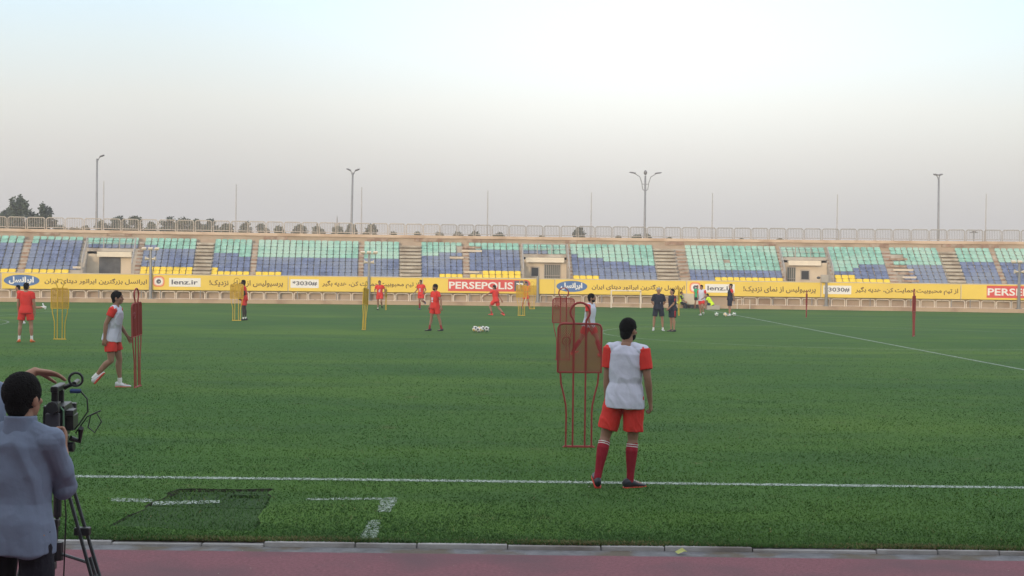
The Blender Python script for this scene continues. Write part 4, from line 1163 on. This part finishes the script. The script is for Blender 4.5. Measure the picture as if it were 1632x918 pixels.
    if look.get('stripe'):
        for s, key in ((-1, 'L'), (1, 'R')):
            sh, el, wr = AR[key]; hip, knee, ank, FM = J[key]; o_ = TR @ Vector((s * .052, 0, 0)) * k
            mb = MB(); mb.tube([sh + TR @ Vector((s * .03, 0, .05)) * k, lerp(sh, el, .3) + o_, lerp(sh, el, .78) + o_ * .9], .026 * k, 8); mb.build('stripe', RED, t, smooth=True)
            mb = MB(); mb.tube([hip + Vector((s * .10, 0, .02)) * k, lerp(hip, knee, .75) + Vector((s * .095, 0, 0)) * k], .022 * k, 8); mb.build('stripe', RED, t, smooth=True)
    # shorts / trousers
    mb = MB()
    bl = look.get('leglen', .66)
    mb.loft([sring(P + PR @ Vector((0, y_, z_)) * k, rx * k * build, ry * k * build, PR) for z_, y_, rx, ry in ((.10, 0, .142, .104), (.02, -.006, .160, .122), (-.06, -.010, .170, .132), (-.12, -.010, .165, .128))])
    for key in 'LR':
        hip, knee, ank, FM = J[key]
        if bl <= 1: mb.tube([lerp(hip, knee, -.05), lerp(hip, knee, .3), lerp(hip, knee, bl)], [.100 * k, .108 * k, (look.get('legw', .106)) * k], 18)
        else: limb(mb, [hip, lerp(hip, knee, .5), knee, lerp(knee, ank, .5), lerp(knee, ank, bl - 1)], [.092 * k, .088 * k, .072 * k, .066 * k, .058 * k], 16)
    mb.build('trousers' if bl > 1 else 'shorts', bottom, t, voxel=vox, wrinkle=wr_ * (.4 if bl > 1 else 1), wscale=9)
    for key in 'LR':
        hip, knee, ank, FM = J[key]
        s0 = look.get('sock', .72); sd = (ank - knee).normalized(); back = Vector((0, -1, 0)); back = (back - sd * back.dot(sd)).normalized() * k
        if look.get('sockm'):
            mb = MB(); pts = [lerp(knee, ank, s0)]; rs_ = [.060 if s0 < .4 else .040]
            if s0 < .4: pts += [lerp(knee, ank, .28) + back * .018, lerp(knee, ank, .5) + back * .012, lerp(knee, ank, .8)]; rs_ = [.056, .063, .055, .040]
            pts.append(lerp(knee, ank, 1.08)); rs_.append(.037)
            mb.tube(pts, [r_ * k for r_ in rs_], 16); sk = mb.build('sock', look['sockm'], t, voxel=vox, wrinkle=.002)
            if look.get('band'):
                for q in (.125, .175):
                    mb = MB(); c0 = lerp(knee, ank, q) + back * (.004 if q < .15 else .008); c1 = lerp(knee, ank, q + .016) + back * (.005 if q < .15 else .009)
                    mb.tube([c0, c1], [.0615 * k, .0625 * k], 20); mb.build('stripe', SWHT, sk, smooth=False)
        mb = MB(); rr = []
        for y_, w_, z0_, z1_ in ((-.085, .022, -.06, -.01), (-.065, .034, -.084, .01), (-.02, .038, -.086, .018), (.03, .038, -.085, -.004), (.09, .044, -.086, -.035), (.14, .045, -.087, -.047), (.18, .034, -.085, -.055), (.20, .014, -.078, -.062)):
            rr.append([ank + FM @ Vector((w_ * math.cos(a), y_, (z0_ + z1_) / 2 + (z1_ - z0_) / 2 * math.sin(a))) * k for a in [2 * math.pi * i / 14 for i in range(14)]])
        mb.loft(rr)
        if not hi: mb.build('shoe', look['shoe'], t, smooth=True)
        else:
            sho = mb.build('shoe', look['shoe'], t, smooth=True)
            mb = MB(); rr = []
            for y_, w_ in ((-.08, .026), (-.06, .036), (.0, .040), (.09, .047), (.15, .047), (.19, .03)):
                rr.append([ank + FM @ Vector((w_ * q_, y_, zz)) * k for q_, zz in ((-1, -.090), (1, -.090), (1, -.076), (-1, -.076))])
            mb.loft(rr); mb.build('sole', look.get('sole', SHR), sho)
            mb = MB()
            for j in range(4):
                y_ = .02 + j * .024; mb.tube([ank + FM @ Vector((-.022, y_, -.006 - j * .009)) * k, ank + FM @ Vector((0, y_ + .01, .001 - j * .009)) * k, ank + FM @ Vector((.022, y_, -.006 - j * .009)) * k], .003, 5)
            mb.build('lace', SWHT, sho)
    return t

red = dict(top=RED, bottom=RED)
pr_ = [(-.055, .055, .20, .31, WHT), (-.05, .05, .13, .18, WHT)]
# foreground player, back to the camera
person(994, 776.5, -17, dict(lean=1, side=1.5, legs=[(-6, 13, -15, 7, -22, 20), (2, -1, -1, -3, 0, 42)], arms=[(-2, 4, 4, 0), (-4, 13, 16, 5)], hyaw=-24, twist=-2, curl=62),
       dict(bib=WHT, top=RED, bottom=RED, sockm=DRED, sock=.08, band=True, shoe=SHB, beard=True, skin='brown', hairlen=.006, hs=.97, sleeve=.68, legw=.104, leglen=.80, hem=-.13),
       'player in white bib and red shorts standing with back turned on the near touchline', h=1.81, hi=True)
# white-bibbed player at left
person(178, 617.5, -88, dict(lean=8, legs=[(14, 3, 1, 2, 0), (2, 3, -44, 2, -48)], arms=[(12, 6, 42, 2), (-16, 8, 4, 2)], hpitch=-6, curl=45),
       dict(bib=WHT, top=RED, bottom=RED, sockm=SWHT, sock=.80, shoe=SHW, skin='brown', sleeve=.46, leglen=.62, hairlen=.004),
       'player in white bib walking right past the edge-on red mannequin', h=1.86, hi=True)
# left red player
person(41, 545.5, 6, dict(lean=1, legs=[(0, 8, -2, 4, 0, 25), (2, 7, 0, 3, 0)], arms=[(-3, 9, 8, 0), (-3, 12, 12, 2)], hyaw=-5),
       dict(sockm=SWHT, sock=.58, shoe=SHO, skin='tan', **red), 'red-shirted player with orange boots seen from behind at far left', h=1.82)
person(41, 516, 92, dict(lean=35, legs=[(8, 4, 0, 3, 0), (-58, 4, -92, 0, -70)], arms=[(-20, 12, 10, 2), (25, 10, 40, 2)], hpitch=-10),
       dict(sockm=SWHT, sock=.5, shoe=SHW, skin='tan', **red), 'mostly hidden player kicking out a white boot behind the leftmost red player', h=1.66)
person(389, 510.5, 98, dict(lean=3, legs=[(6, 5, -3, 2, 0), (-2, 5, -6, 2, 0)], arms=[(-8, 10, 50, -20), (-14, 12, 42, -10)], hyaw=6),
       dict(sockm=SWHT, sock=.86, shoe=SHB, skin='dark', print=[(-.05, .06, .13, .34, WHT)], **red), 'dark-skinned player in red kit standing with hands in front', h=1.83)
person(605, 494.5, 176, dict(lean=10, legs=[(20, 2, -42, 2, -30), (-4, 2, -14, 2, -12)], arms=[(-22, 24, 30, 0), (-10, 26, 60, -10)], hyaw=8),
       dict(sockm=SWHT, sock=.85, shoe=SHB, skin='brown', print=pr_, **red), 'red player jogging toward the camera right of the leaning yellow mannequin', h=1.76)
person(671, 493.5, 158, dict(lean=6, legs=[(14, 2, -75, 2, -50), (6, 0, -10, 0, -8)], arms=[(-12, 22, 62, 0), (0, 20, 70, 0)], hyaw=5),
       dict(sockm=DRED, sock=.25, shoe=SHG, skin='brown', print=pr_, **red), 'red player jogging with blue boots behind the nearer standing red player', h=1.80)
person(693, 527.5, 128, dict(lean=1, legs=[(-10, 6, -14, 5, 0), (10, 5, 8, 4, 0)], arms=[(-8, 26, 4, 18), (8, 6, 20, -6)], hyaw=-12, side=-2),
       dict(sockm=DRED, sock=.68, shoe=SHB, skin='brown', hairlen=.006, beard=True, print=pr_, **red), 'red player with bent-out arm standing left of the centre footballs', h=1.83)
person(790, 503, 55, dict(lean=9, legs=[(44, 4, -22, 4, -6), (-12, 6, -48, 4, -24)], arms=[(68, 22, 58, 26), (-14, 16, -20, 10)], hyaw=12),
       dict(sockm=DRED, sock=.62, shoe=SHR, skin='brown', print=None, **red), 'red player with orange boots sprinting left with an arm stretched out', h=1.76)
person(838, 491.8, 176, dict(lean=0, legs=[(2, 10, -4, 8, 0), (3, 9, -2, 8, 0)], arms=[(10, 22, 78, -40), (10, 22, 82, -38)]),
       dict(bib=ORANGE, top=RED, bottom=RED, sockm=DRED, sock=.2, shoe=SHB, skin='tan', print=[(-.05, .04, .12, .17, WHT)]), 'player in orange bib standing behind the pair of yellow mannequins', h=1.72)
person(938, 568.5, -118, dict(lean=6, legs=[(26, 5, 12, 5, 0), (-22, 4, -34, 4, -26)], arms=[(-20, 12, 0, 6), (12, 12, 24, 2)], hyaw=18, hpitch=-4),
       dict(bib=WHT, top=RED, bottom=RED, sockm=DRED, sock=.1, shoe=SHR, skin='brown', beard=True, hairlen=.004), 'bearded player in white bib striding behind the red mesh mannequins', h=1.80)
kb_ = dict(top=NAVY, bottom=NAVY)
person(1049, 527, 178, dict(lean=-1, legs=[(2, 8, 0, 4, 0, 12), (1, 9, -1, 4, 0, 12)], arms=[(-14, 18, -6, -40), (-14, 18, -6, -40)], build=1.08),
       dict(sockm=SWHT, sock=.88, shoe=SHW, skin='tan', hair='grey', sleeve=.8, leglen=.8, print=[(-.075, .03, .16, .32, WHT)], **kb_), 'grey-haired man in dark kit facing the camera with arms behind', h=1.76)
person(1071.5, 528.5, 112, dict(lean=4, legs=[(2, 5, -2, 2, 0), (0, 5, -3, 2, 0)], arms=[(14, 10, 50, -10), (-8, 8, 14, -2)], hpitch=-14, build=1.08),
       dict(sockm=None, shoe=SHB, skin='tan', sleeve=.8, leglen=.82, print=[(-.04, .06, .16, .30, WHT)], stripe=True, **kb_), 'man in dark kit with red stripes looking down beside the grey-haired man', h=1.72)
person(1163, 503.5, 96, dict(lean=-3, legs=[(4, 3, 1, 2, 0), (0, 3, -2, 2, 0)], arms=[(-24, 8, -16, -20), (-24, 8, -16, -22)], hpitch=-8),
       dict(bib=NAVY, top=RED, bottom=NAVY, sockm=SWHT, sock=.9, shoe=SHW, skin='tan', leglen=.9), 'man in dark kit with red sleeves, hands behind, beside the right footballs', h=1.82)
person(1118, 503.5, 150, dict(lean=4, legs=[(24, 2, -30, 0, -26), (-4, 0, -12, 0, -10)], arms=[(-6, 16, 55, -22), (0, 14, 66, -20)], hyaw=-25),
       dict(bib=WHT, top=RED, bottom=RED, sockm=SWHT, sock=.9, shoe=SHW, skin='tan'), 'player in white bib jogging in front of the person in green', h=1.74)
person(1111, 492.5, 178, dict(lean=0), dict(top=GRN, bottom=BLK, sockm=None, shoe=SHB, skin='brown', hem=-.08), 'person in green shirt half hidden behind the jogging white bib', h=1.60)
person(1083, 491.5, -108, dict(lean=14, hipz=.42, legs=[(78, 6, 12, 4, 0), (84, 8, 4, 4, 0)], arms=[(30, 6, 70, -8), (34, 6, 74, -8)], hpitch=-14),
       dict(bib=NEON, top=BLK, bottom=BLK, sockm=None, shoe=SHB, skin='brown', leglen=1.85, sleeve=.8), 'seated person in yellow vest and black trousers left of the pale box', h=1.70)
mb = MB(); mb.box((-.22, -.2, 0), (.22, .2, .33)); o = mb.build('stool', DARK, bevel=.02); o.location = on_z(1082, 490.8); tag(o, 'low dark stool under the seated person in yellow vest', 'stool')
p_ = on_z(1135, 493.5)
person(1135, 493, 68, dict(lean=30, hipz=.37, legs=[(92, 10, -12, 4, 0), (100, 12, -16, 4, 0)], arms=[(60, 10, 78, -10), (56, 10, 74, -8)], hpitch=0),
       dict(bib=NEON, top=NEON, bottom=NAVY, sockm=None, shoe=SHB, skin='brown'), 'person in neon yellow vest crouched on the low concrete block', h=1.72, loc=Vector((p_.x, p_.y + .2, 0)))

# ------------------------------------------------------------------ cameraman, camera and tripod
TZ = -.030
MBK = mat('camera_black', (.018, .018, .020), .4, .15, 12, spec=.5); MGR = mat('camera_grey', (.07, .07, .08), .5); MTUBE = mat('tripod_black', (.022, .024, .028), .35, .1, 6, spec=.6)
def W2(px, py, Y): return on_y(px, py, Y)
TY = 7.30
CM = W2(93, 640, TY)             # camera body centre
cmbase = W2(30, 700, 6.72); cmbase.z = TZ
cman_face = -10
rm = Matrix.Rotation(R(-cman_face), 3, 'Z')
def tl(p, kk): return tuple((rm @ (Vector(p) - cmbase)) / kk)
kk = 1.75 / 1.8
lh = W2(56, 592, 7.10); rh = W2(101, 716, 7.00)
inv = lambda v: tuple(rm @ Vector(v))
person(0, 0, cman_face, dict(lean=3, hyaw=-14, hpitch=-3, arms=[('ik', tl(lh, kk), inv((-.75, -.1, .25))), ('ik', tl(rh, kk), inv((.30, -.45, -1)))],
       hands={'L': (inv((.95, .15, -.12)), inv((0, .1, -1)), inv((.1, .9, -.3)), 14, 1.5), 'R': (inv((-.1, .5, .9)), inv((-.9, .4, -.1)), inv((-.3, .8, .3)), 60)}, build=.92),
       dict(top=LBLUE, bottom=DNAVY, sockm=None, shoe=SHB, skin='tan', sleeve=1.04, cuff=True, collar=True, leglen=1.95, hem=-.13, hairlen=.010, hs=1.02, wr=.020, ws=5.5, sinf=.012, shw=.168, shz=.448),
       'cameraman in a pale blue shirt operating the video camera at lower left', h=1.75, hi=True, loc=cmbase)

trp = empty('tripod', Vector((CM.x, TY, TZ)), 0, 'black tripod carrying the video camera on the running track', 'tripod')
AZ = CM.z - .22 - TZ              # head height above track
mb = MB(); mb.tube([(0, 0, AZ - .42), (0, 0, AZ - .10)], .022, 12); mb.build('centre_column', MTUBE, trp)
mb = MB(); mb.tube([(0, 0, AZ - .16), (0, 0, AZ - .12), (0, 0, AZ - .11)], [.06, .075, .05], 16); mb.build('bowl', MTUBE, trp)
mb = MB(); mb.ell((0, 0, AZ - .05), (.055, .055, .05)); mb.box((-.045, -.06, AZ - .05), (.045, .06, AZ + .03)); mb.tube([(-.09, 0, AZ - .03), (.09, 0, AZ - .03)], .028, 12); mb.build('fluid_head', MTUBE, trp, bevel=.004)
mb = MB(); mb.tube([(.02, -.02, AZ - .05), (.05, -.22, AZ - .14), (.055, -.38, AZ - .17)], [.010, .010, .016], 8); mb.build('pan_handle', MTUBE, trp)
for i, a in enumerate((-62, 178, 62)):
    d = Vector((math.sin(R(a + 92)), -math.cos(R(a + 92)), 0)); d = Vector((math.cos(R(a)), -math.sin(R(a)), 0)) if i != 1 else Vector((-.3, -.95, 0))
    if i == 0: d = Vector((.80, -.30, 0))
    if i == 2: d = Vector((-.45, .85, 0))
    sd = d.cross(Vector((0, 0, 1))).normalized(); rad = .50
    def LP(t_, o_=0): return d * (.05 + rad * t_) + Vector((0, 0, (AZ - .14) * (1 - t_))) + sd * o_
    mb = MB()
    for s in (-1, 1): mb.tube([LP(0, s * .022), LP(.52, s * .032)], .0105, 8)
    mb.tube([LP(.42, 0), LP(1.0, 0)], .0105, 8)
    for s in (-1, 1): mb.tube([LP(.5, s * .012), LP(.95, s * .012)], .008, 8)
    lg = mb.build('leg', MTUBE, trp)
    for q in (.30, .53, .76):
        mb = MB(); c = LP(q); mb.box((c.x - .042, c.y - .024, c.z - .022), (c.x + .042, c.y + .024, c.z + .022))
        mb.build('clamp', MBK, lg, bevel=.006)
    mb = MB(); c = LP(1.0); mb.tube([c + Vector((0, 0, .03)), (c.x, c.y, .0)], [.018, .026], 10); mb.build('rubber_foot', MBK, lg)
    mb = MB(); c = LP(.45); mb.tube([(0, 0, AZ - .62), c], .009, 6); mb.build('spreader', MTUBE, trp)
mb = MB(); mb.tube([(0, 0, AZ - .66), (0, 0, AZ - .56)], .035, 10); mb.build('spreader_hub', MTUBE, trp)

vc = empty('video_camera', Vector((CM.x, TY, CM.z - .20)), R(10), 'black video camera with top handle and cables on the tripod', 'video camera')
mb = MB(); mb.box((-.055, -.15, .045), (.055, .12, .19)); mb.box((-.05, -.10, .012), (.05, .1, .05)); mb.box((-.062, -.12, .07), (-.054, .02, .16)); mb.build('body', MBK, vc, bevel=.012)
mb = MB(); mb.tube([(0, .12, .12), (0, .20, .12), (0, .26, .12), (0, .262, .12)], [.042, .044, .052, .046], 20); mb.build('lens', MBK, vc)
mb = MB(); mb.box((-.055, .26, .08), (.055, .31, .165)); mb.build('lens_hood', MBK, vc, bevel=.006)
mb = MB(); mb.box((-.018, -.13, .185), (.018, -.095, .27)); mb.box((-.018, .06, .185), (.018, .095, .26)); mb.box((-.020, -.15, .262), (.020, .13, .296)); mb.build('top_handle', MBK, vc, bevel=.008)
mb = MB(); mb.box((-.016, -.225, .16), (.034, -.13, .215)); mb.tube([(.008, -.225, .19), (.008, -.262, .192)], [.026, .034], 12); mb.build('viewfinder', MBK, vc, bevel=.004)
mb = MB(); mb.box((-.036, -.198, .05), (.036, -.152, .155)); mb.build('battery', MGR, vc, bevel=.006)
mb = MB(); mb.box((.056, -.10, .05), (.095, .08, .13)); mb.box((.060, -.14, .135), (.10, -.02, .165)); mb.tube([(.07, -.03, .0), (.115, .0, -.02), (.13, -.06, .06)], .016, 8); mb.build('hand_grip', MBK, vc, bevel=.006)
mb = MB(); mb.tube([(.03, .02, .275), (.055, 0, .29), (.085, -.01, .30)], .012, 8); mb.tube([(.085 + .0, -.02 + 0, .30), (.085, .12, .305)], .013, 10)
mb.tube([(.095 + .036 * math.cos(q), -.02, .325 + .036 * math.sin(q)) for q in [2 * math.pi * i / 20 for i in range(21)]], .007, 8); mb.build('microphone_mount', MBK, vc)
mb = MB(); mb.tube([(.07, -.04, .262), (.125, -.05, .262)], .012, 8); mb.build('plug', mat('plug_blue', (.02, .05, .16), .5), vc)
mb = MB(); mb.tube([(.125, -.05, .262), (.16, -.05, .22), (.165, -.05, .15), (.12, -.06, .08), (.095, -.06, .05)], .0045, 6)
mb.tube([(.10, -.05, .03), (.16, -.04, .12), (.21, -.04, .14), (.235, -.03, .09), (.20, -.03, .03), (.165, -.04, .06), (.18, -.05, .13), (.235, -.06, .155)], .004, 6)
mb.tube([(.02, -.16, .10), (.05, -.18, -.1), (.07, -.16, -.4), (.05, -.1, -.8), (.02, -.12, -1.05)], .004, 6); mb.build('cable', MBK, vc)
mb = MB(); mb.tube([(.035, -.15, .185), (.052, -.16, .165), (.055, -.165, .02), (.06, -.16, -.12)], .005, 6); mb.build('green_cable', mat('cable_green', (.12, .25, .14), .5), vc)

# fallen leaf near the kerb, scraps on the grass
p = on_z(1075, 884, -.045); mb = MB(); mb.add([(0, 0, .02), (.06, .02, .05), (.10, 0, .02), (.07, -.05, .035), (.02, -.04, .01), (.05, -.015, .03)], [(0, 5, 1), (1, 5, 2), (2, 5, 3), (3, 5, 4), (4, 5, 0)])
o = mb.build('fallen_leaf', mat('leaf_yellow', (.38, .40, .12), .7)); o.location = (p.x, 10.66, -.034); tag(o, 'yellow-green fallen leaf on the kerb below the foreground player', 'leaf')
mb = MB(); rr = random.Random(9)
for k in range(34):
    y_ = 11 + 22 * rr.random(); x_ = (rr.random() * 2 - 1) * y_ * .38; s_ = rr.uniform(.008, .02)
    mb.add([(x_, y_, .012), (x_ + s_, y_ + .3 * s_, .03), (x_ + s_ * .4, y_ + s_, .02)], [(0, 1, 2)])
tag(mb.build('litter', mat('scrap_white', (.6, .6, .5), .8)), 'tiny pale scraps and petals scattered on the grass', 'litter', kind='stuff')

mb = MB(); rr = random.Random(19)
for k in range(60):
    x_ = rr.uniform(-4.5, 4.5); y_ = rr.uniform(9.4, 10.74); s_ = rr.uniform(.005, .014); z_ = -.027 if y_ < 10.53 else -.033
    a_ = rr.uniform(0, 6.28); mb.add([(x_, y_, z_), (x_ + s_ * math.cos(a_), y_ + s_ * math.sin(a_), z_ + .004), (x_ - s_ * math.sin(a_), y_ + s_ * math.cos(a_), z_ + .002)], [(0, 1, 2)])
tag(mb.build('litter', mat('clippings', (.34, .33, .24), .9)), 'tiny pale clippings and grit scattered over the red track', 'litter', kind='stuff')

# ------------------------------------------------------------------ trees beyond the stand
BARK = mat('bark', (.09, .07, .05), .9)
LEAF = [mat('leaf_dark', (.052, .074, .042), .8, .3, .6), mat('leaf_grey_green', (.080, .10, .062), .8, .3, .6), mat('leaf_olive', (.085, .095, .05), .8, .3, .6)]  # leaf tones lightened so some of the haze sits in their colour
def tree(px, ytop, wpx, Y, label, kind='round', tone=0, seed=0, cat='tree', group='trees beyond the grandstand'):
    rr = random.Random(seed); base = on_y(px, 400, Y); base.z = -.35; top = on_y(px, ytop, Y); H = top.z + .35; W = wpx / F * Y
    t = empty('poplar_tree' if kind == 'poplar' else 'broadleaf_tree', base, 0, label, cat, group)
    mb = MB(); mb.tube([(0, 0, 0), (.1, 0, H * .35), (0, 0, H * .8)], [.22, .16, .05], 8)
    for k in range(7):
        a = rr.uniform(0, 6.28); z0 = H * rr.uniform(.2, .6); L = W * rr.uniform(.25, .45); mb.tube([(0, 0, z0), (math.cos(a) * L * .5, math.sin(a) * L * .5, z0 + L * .5), (math.cos(a) * L, math.sin(a) * L, z0 + L * 1.1)], [.09, .05, .02], 5)
    mb.build('trunk', BARK, t)
    mb = MB(); cl = []
    nc = 34 if kind != 'poplar' else 70
    for k in range(nc):
        if kind == 'poplar':
            u = rr.uniform(-1, 1); x_ = u * W * .42; zt_ = H * (1 - .16 * u * u - .07 * rr.random()); z_ = zt_ - H * .6 * rr.random() ** 1.2; y_ = rr.uniform(-.3, .3) * W; cl.append((Vector((x_, y_, z_)), W * .10, W * .17))
        else:
            a = rr.uniform(0, 6.28); q = math.sqrt(rr.random()); zz = rr.random(); env = math.sqrt(max(.05, 1 - (zz * 1.0) ** 2.2)); cl.append((Vector((math.cos(a) * q * W * .44 * env, math.sin(a) * q * W * .44 * env, H - W * (.12 + (1 - zz) * 1.0))), W * rr.uniform(.12, .2), W * rr.uniform(.10, .16)))
    for c, rx, rz_ in cl:
        for j in range(85):
            v = Vector((rr.gauss(0, 1), rr.gauss(0, 1), rr.gauss(0, 1))).normalized() * rr.random() ** .4
            p = c + Vector((v.x * rx, v.y * rx, v.z * rz_)); s = rr.uniform(.14, .30)
            e1 = Vector((rr.gauss(0, 1), rr.gauss(0, 1), rr.gauss(0, 1))).normalized() * s; e2 = Vector((rr.gauss(0, 1), rr.gauss(0, 1), rr.gauss(0, 1))).normalized() * s
            mb.add([p, p + e1, p + e1 * .6 + e2, p + e2 * .7], [(0, 1, 2, 3)])
    mb.build('crown', LEAF[tone], t)
tree(30, 316, 54, 150, 'tall feathery poplar clump at the far left, the taller of two', 'poplar', 0, 1)
tree(68, 329, 42, 150, 'shorter poplar right of the tallest one at far left', 'poplar', 0, 2)
TRL = [(10, 334, 30, 0), (96, 358, 26, 1), (118, 362, 18, 1), (135, 361, 16, 1), (163, 352, 26, 1), (186, 342, 30, 0), (214, 344, 30, 2), (240, 354, 24, 1), (268, 345, 28, 0), (292, 347, 30, 2), (312, 350, 18, 1), (335, 350, 24, 0), (362, 357, 26, 1),
       (392, 353, 30, 0), (416, 357, 22, 1), (444, 362, 24, 1), (478, 358, 24, 0), (506, 361, 26, 1), (538, 361, 22, 1), (560, 358, 20, 1), (591, 358, 26, 0), (627, 371, 20, 2), (668, 370, 22, 1), (700, 370, 26, 1), (730, 371, 20, 1), (758, 369, 26, 1), (796, 371, 22, 1), (863, 378, 10, 1), (922, 364, 18, 0), (985, 378, 14, 1), (1014, 373, 28, 1), (1031, 374, 14, 1), (1066, 380, 14, 1), (1182, 382, 14, 1), (1200, 382, 16, 1), (1243, 382, 16, 1)]
nm = ['leftmost low', 'second low', 'third low', 'fourth low', 'fifth low', 'sixth low', 'seventh low', 'eighth low', 'ninth low', 'tenth low']
full = ['first', 'second', 'third', 'fourth', 'fifth', 'sixth', 'seventh', 'eighth', 'ninth', 'tenth', 'eleventh', 'twelfth', 'thirteenth', 'fourteenth', 'fifteenth', 'sixteenth', 'seventeenth', 'eighteenth', 'nineteenth', 'twentieth', 'twenty-first', 'twenty-second', 'twenty-third', 'twenty-fourth', 'twenty-fifth', 'twenty-sixth', 'twenty-seventh', 'twenty-eighth', 'twenty-ninth', 'thirtieth', 'thirty-first', 'thirty-second', 'thirty-third', 'thirty-fourth', 'thirty-fifth', 'thirty-sixth']
for i, (px, yt, w, tone) in enumerate(TRL):
    big = 'bushy' if w > 22 else 'small'
    tree(px, yt - 1, w * 1.2, 170 + (i * 7) % 20, '%s green tree behind the top railing, %s from left in the low tree line' % (big, full[i]), 'round', tone, 50 + i)
# slender tower
b_ = on_y(537, 380, 240); b_.z = -.35; t = empty('tower', b_, 0, 'slender pale tower on the skyline left of the second street lamp', 'tower')
H = on_y(537, 344, 240).z
mb = MB()
for s in (-1, 1):
    for q in (-1, 1): mb.tube([(s * .75, q * .6, 0), (s * .35, q * .35, H - 2.2)], .13, 4)
for k in range(7):
    z0 = H * .1 + k * H * .11; w_ = .75 - .4 * k / 8; mb.tube([(-w_, -.5, z0), (w_, -.5, z0 + 1.2)], .08, 4); mb.tube([(w_, -.5, z0), (-w_, -.5, z0 + 1.2)], .08, 4)
mb.build('mast', mat('tower_grey', (.32, .30, .28), .7), t)
mb = MB(); mb.box((-.75, -.6, H - 2.2), (.75, .6, H - 1.9)); mb.box((-.45, -.4, H - 1.9), (.45, .4, H - .9)); mb.tube([(0, 0, H - .9), (0, 0, H + .4)], [.16, .05], 6); mb.build('platform', mat('tower_grey', (.32, .30, .28), .7), t)

# ------------------------------------------------------------------ unseen stand added behind the camera to shade the near pitch
shade_stand = empty('grandstand', (0, -5, 0), 0, 'unseen covered grandstand added behind the camera to shade the near pitch', 'grandstand')
mb = MB(); 
for r in range(10): mb.box((-60, -5.0 - r * .8 - .8 + 5, -.35 - 0), (60, -5.0 - r * .8 + 5, 1.2 + r * .42))
mb.build('seating_terrace', CONC2, shade_stand)
mb = MB(); mb.box((-60, -9.3, -.35), (60, -8.9, 10.2)); mb.build('shade_rear_wall', CONC, shade_stand)
mb = MB(); M = Matrix.Rotation(R(-4), 4, 'X'); mb.box((-60, -9, 9.7), (60, .8, 9.95), M); mb.build('shade_roof', mat('shade_roof_sheet', (.2, .2, .2), .6), shade_stand)
for k in range(7):
    mb = MB(); mb.box((-54 + 18 * k - .15, -8.8, 0), (-54 + 18 * k + .15, -8.4, 9.6)); mb.build('shade_column', CONC2, shade_stand)

# ------------------------------------------------------------------ haze
mb = MB(); mb.box((-300, -60, -1.4), (300, 420, 30))
hm_ = bpy.data.materials.new('haze'); hm_.use_nodes = True; hn = hm_.node_tree; hn.nodes.remove(hn.nodes['Principled BSDF'])
pv = hn.nodes.new('ShaderNodeVolumePrincipled'); pv.inputs['Color'].default_value = (.86, .84, .84, 1); pv.inputs['Density'].default_value = .0012; pv.inputs['Anisotropy'].default_value = .2
hn.links.new(pv.outputs[0], hn.nodes['Material Output'].inputs['Volume'])
hz = mb.build('haze', hm_); tag(hz, 'thin pale dusty evening haze over the whole ground', 'haze', kind='stuff')

# ------------------------------------------------------------------ apply modifiers, cloth folds
bpy.context.view_layer.update()
dg = bpy.context.evaluated_depsgraph_get()
done = []
for o, wr, ws in REMESH:
    me = bpy.data.meshes.new_from_object(o.evaluated_get(dg)); done.append((o, me, wr, ws))
for o, me, wr, ws in done:
    me.name = o.name.split('.')[0]; o.modifiers.clear(); o.data = me
    if wr:
        nv = len(me.vertices); sd = Vector((random.random() * 50, random.random() * 50, 0))
        co = np.zeros(nv * 3); no = np.zeros(nv * 3); me.vertices.foreach_get('co', co); me.vertex_normals.foreach_get('vector', no)
        co = co.reshape(-1, 3); no = no.reshape(-1, 3); d = np.zeros(nv)
        for i in range(nv):
            p = co[i]
            q = Vector((p[0] * ws + p[2] * ws * .5, p[1] * ws, p[2] * ws * .55 - p[0] * ws * .3)) + sd
            a = noise.noise(q); b2 = noise.noise(q * 2.3)
            d[i] = wr * max(-.05, (1 - abs(a) * 3.4) * .65 + b2 * .5)
        co += no * d[:, None]; me.vertices.foreach_set('co', co.reshape(-1)); me.update()
    me.polygons.foreach_set('use_smooth', [bool(wr) or len(me.polygons) > 3000] * len(me.polygons))
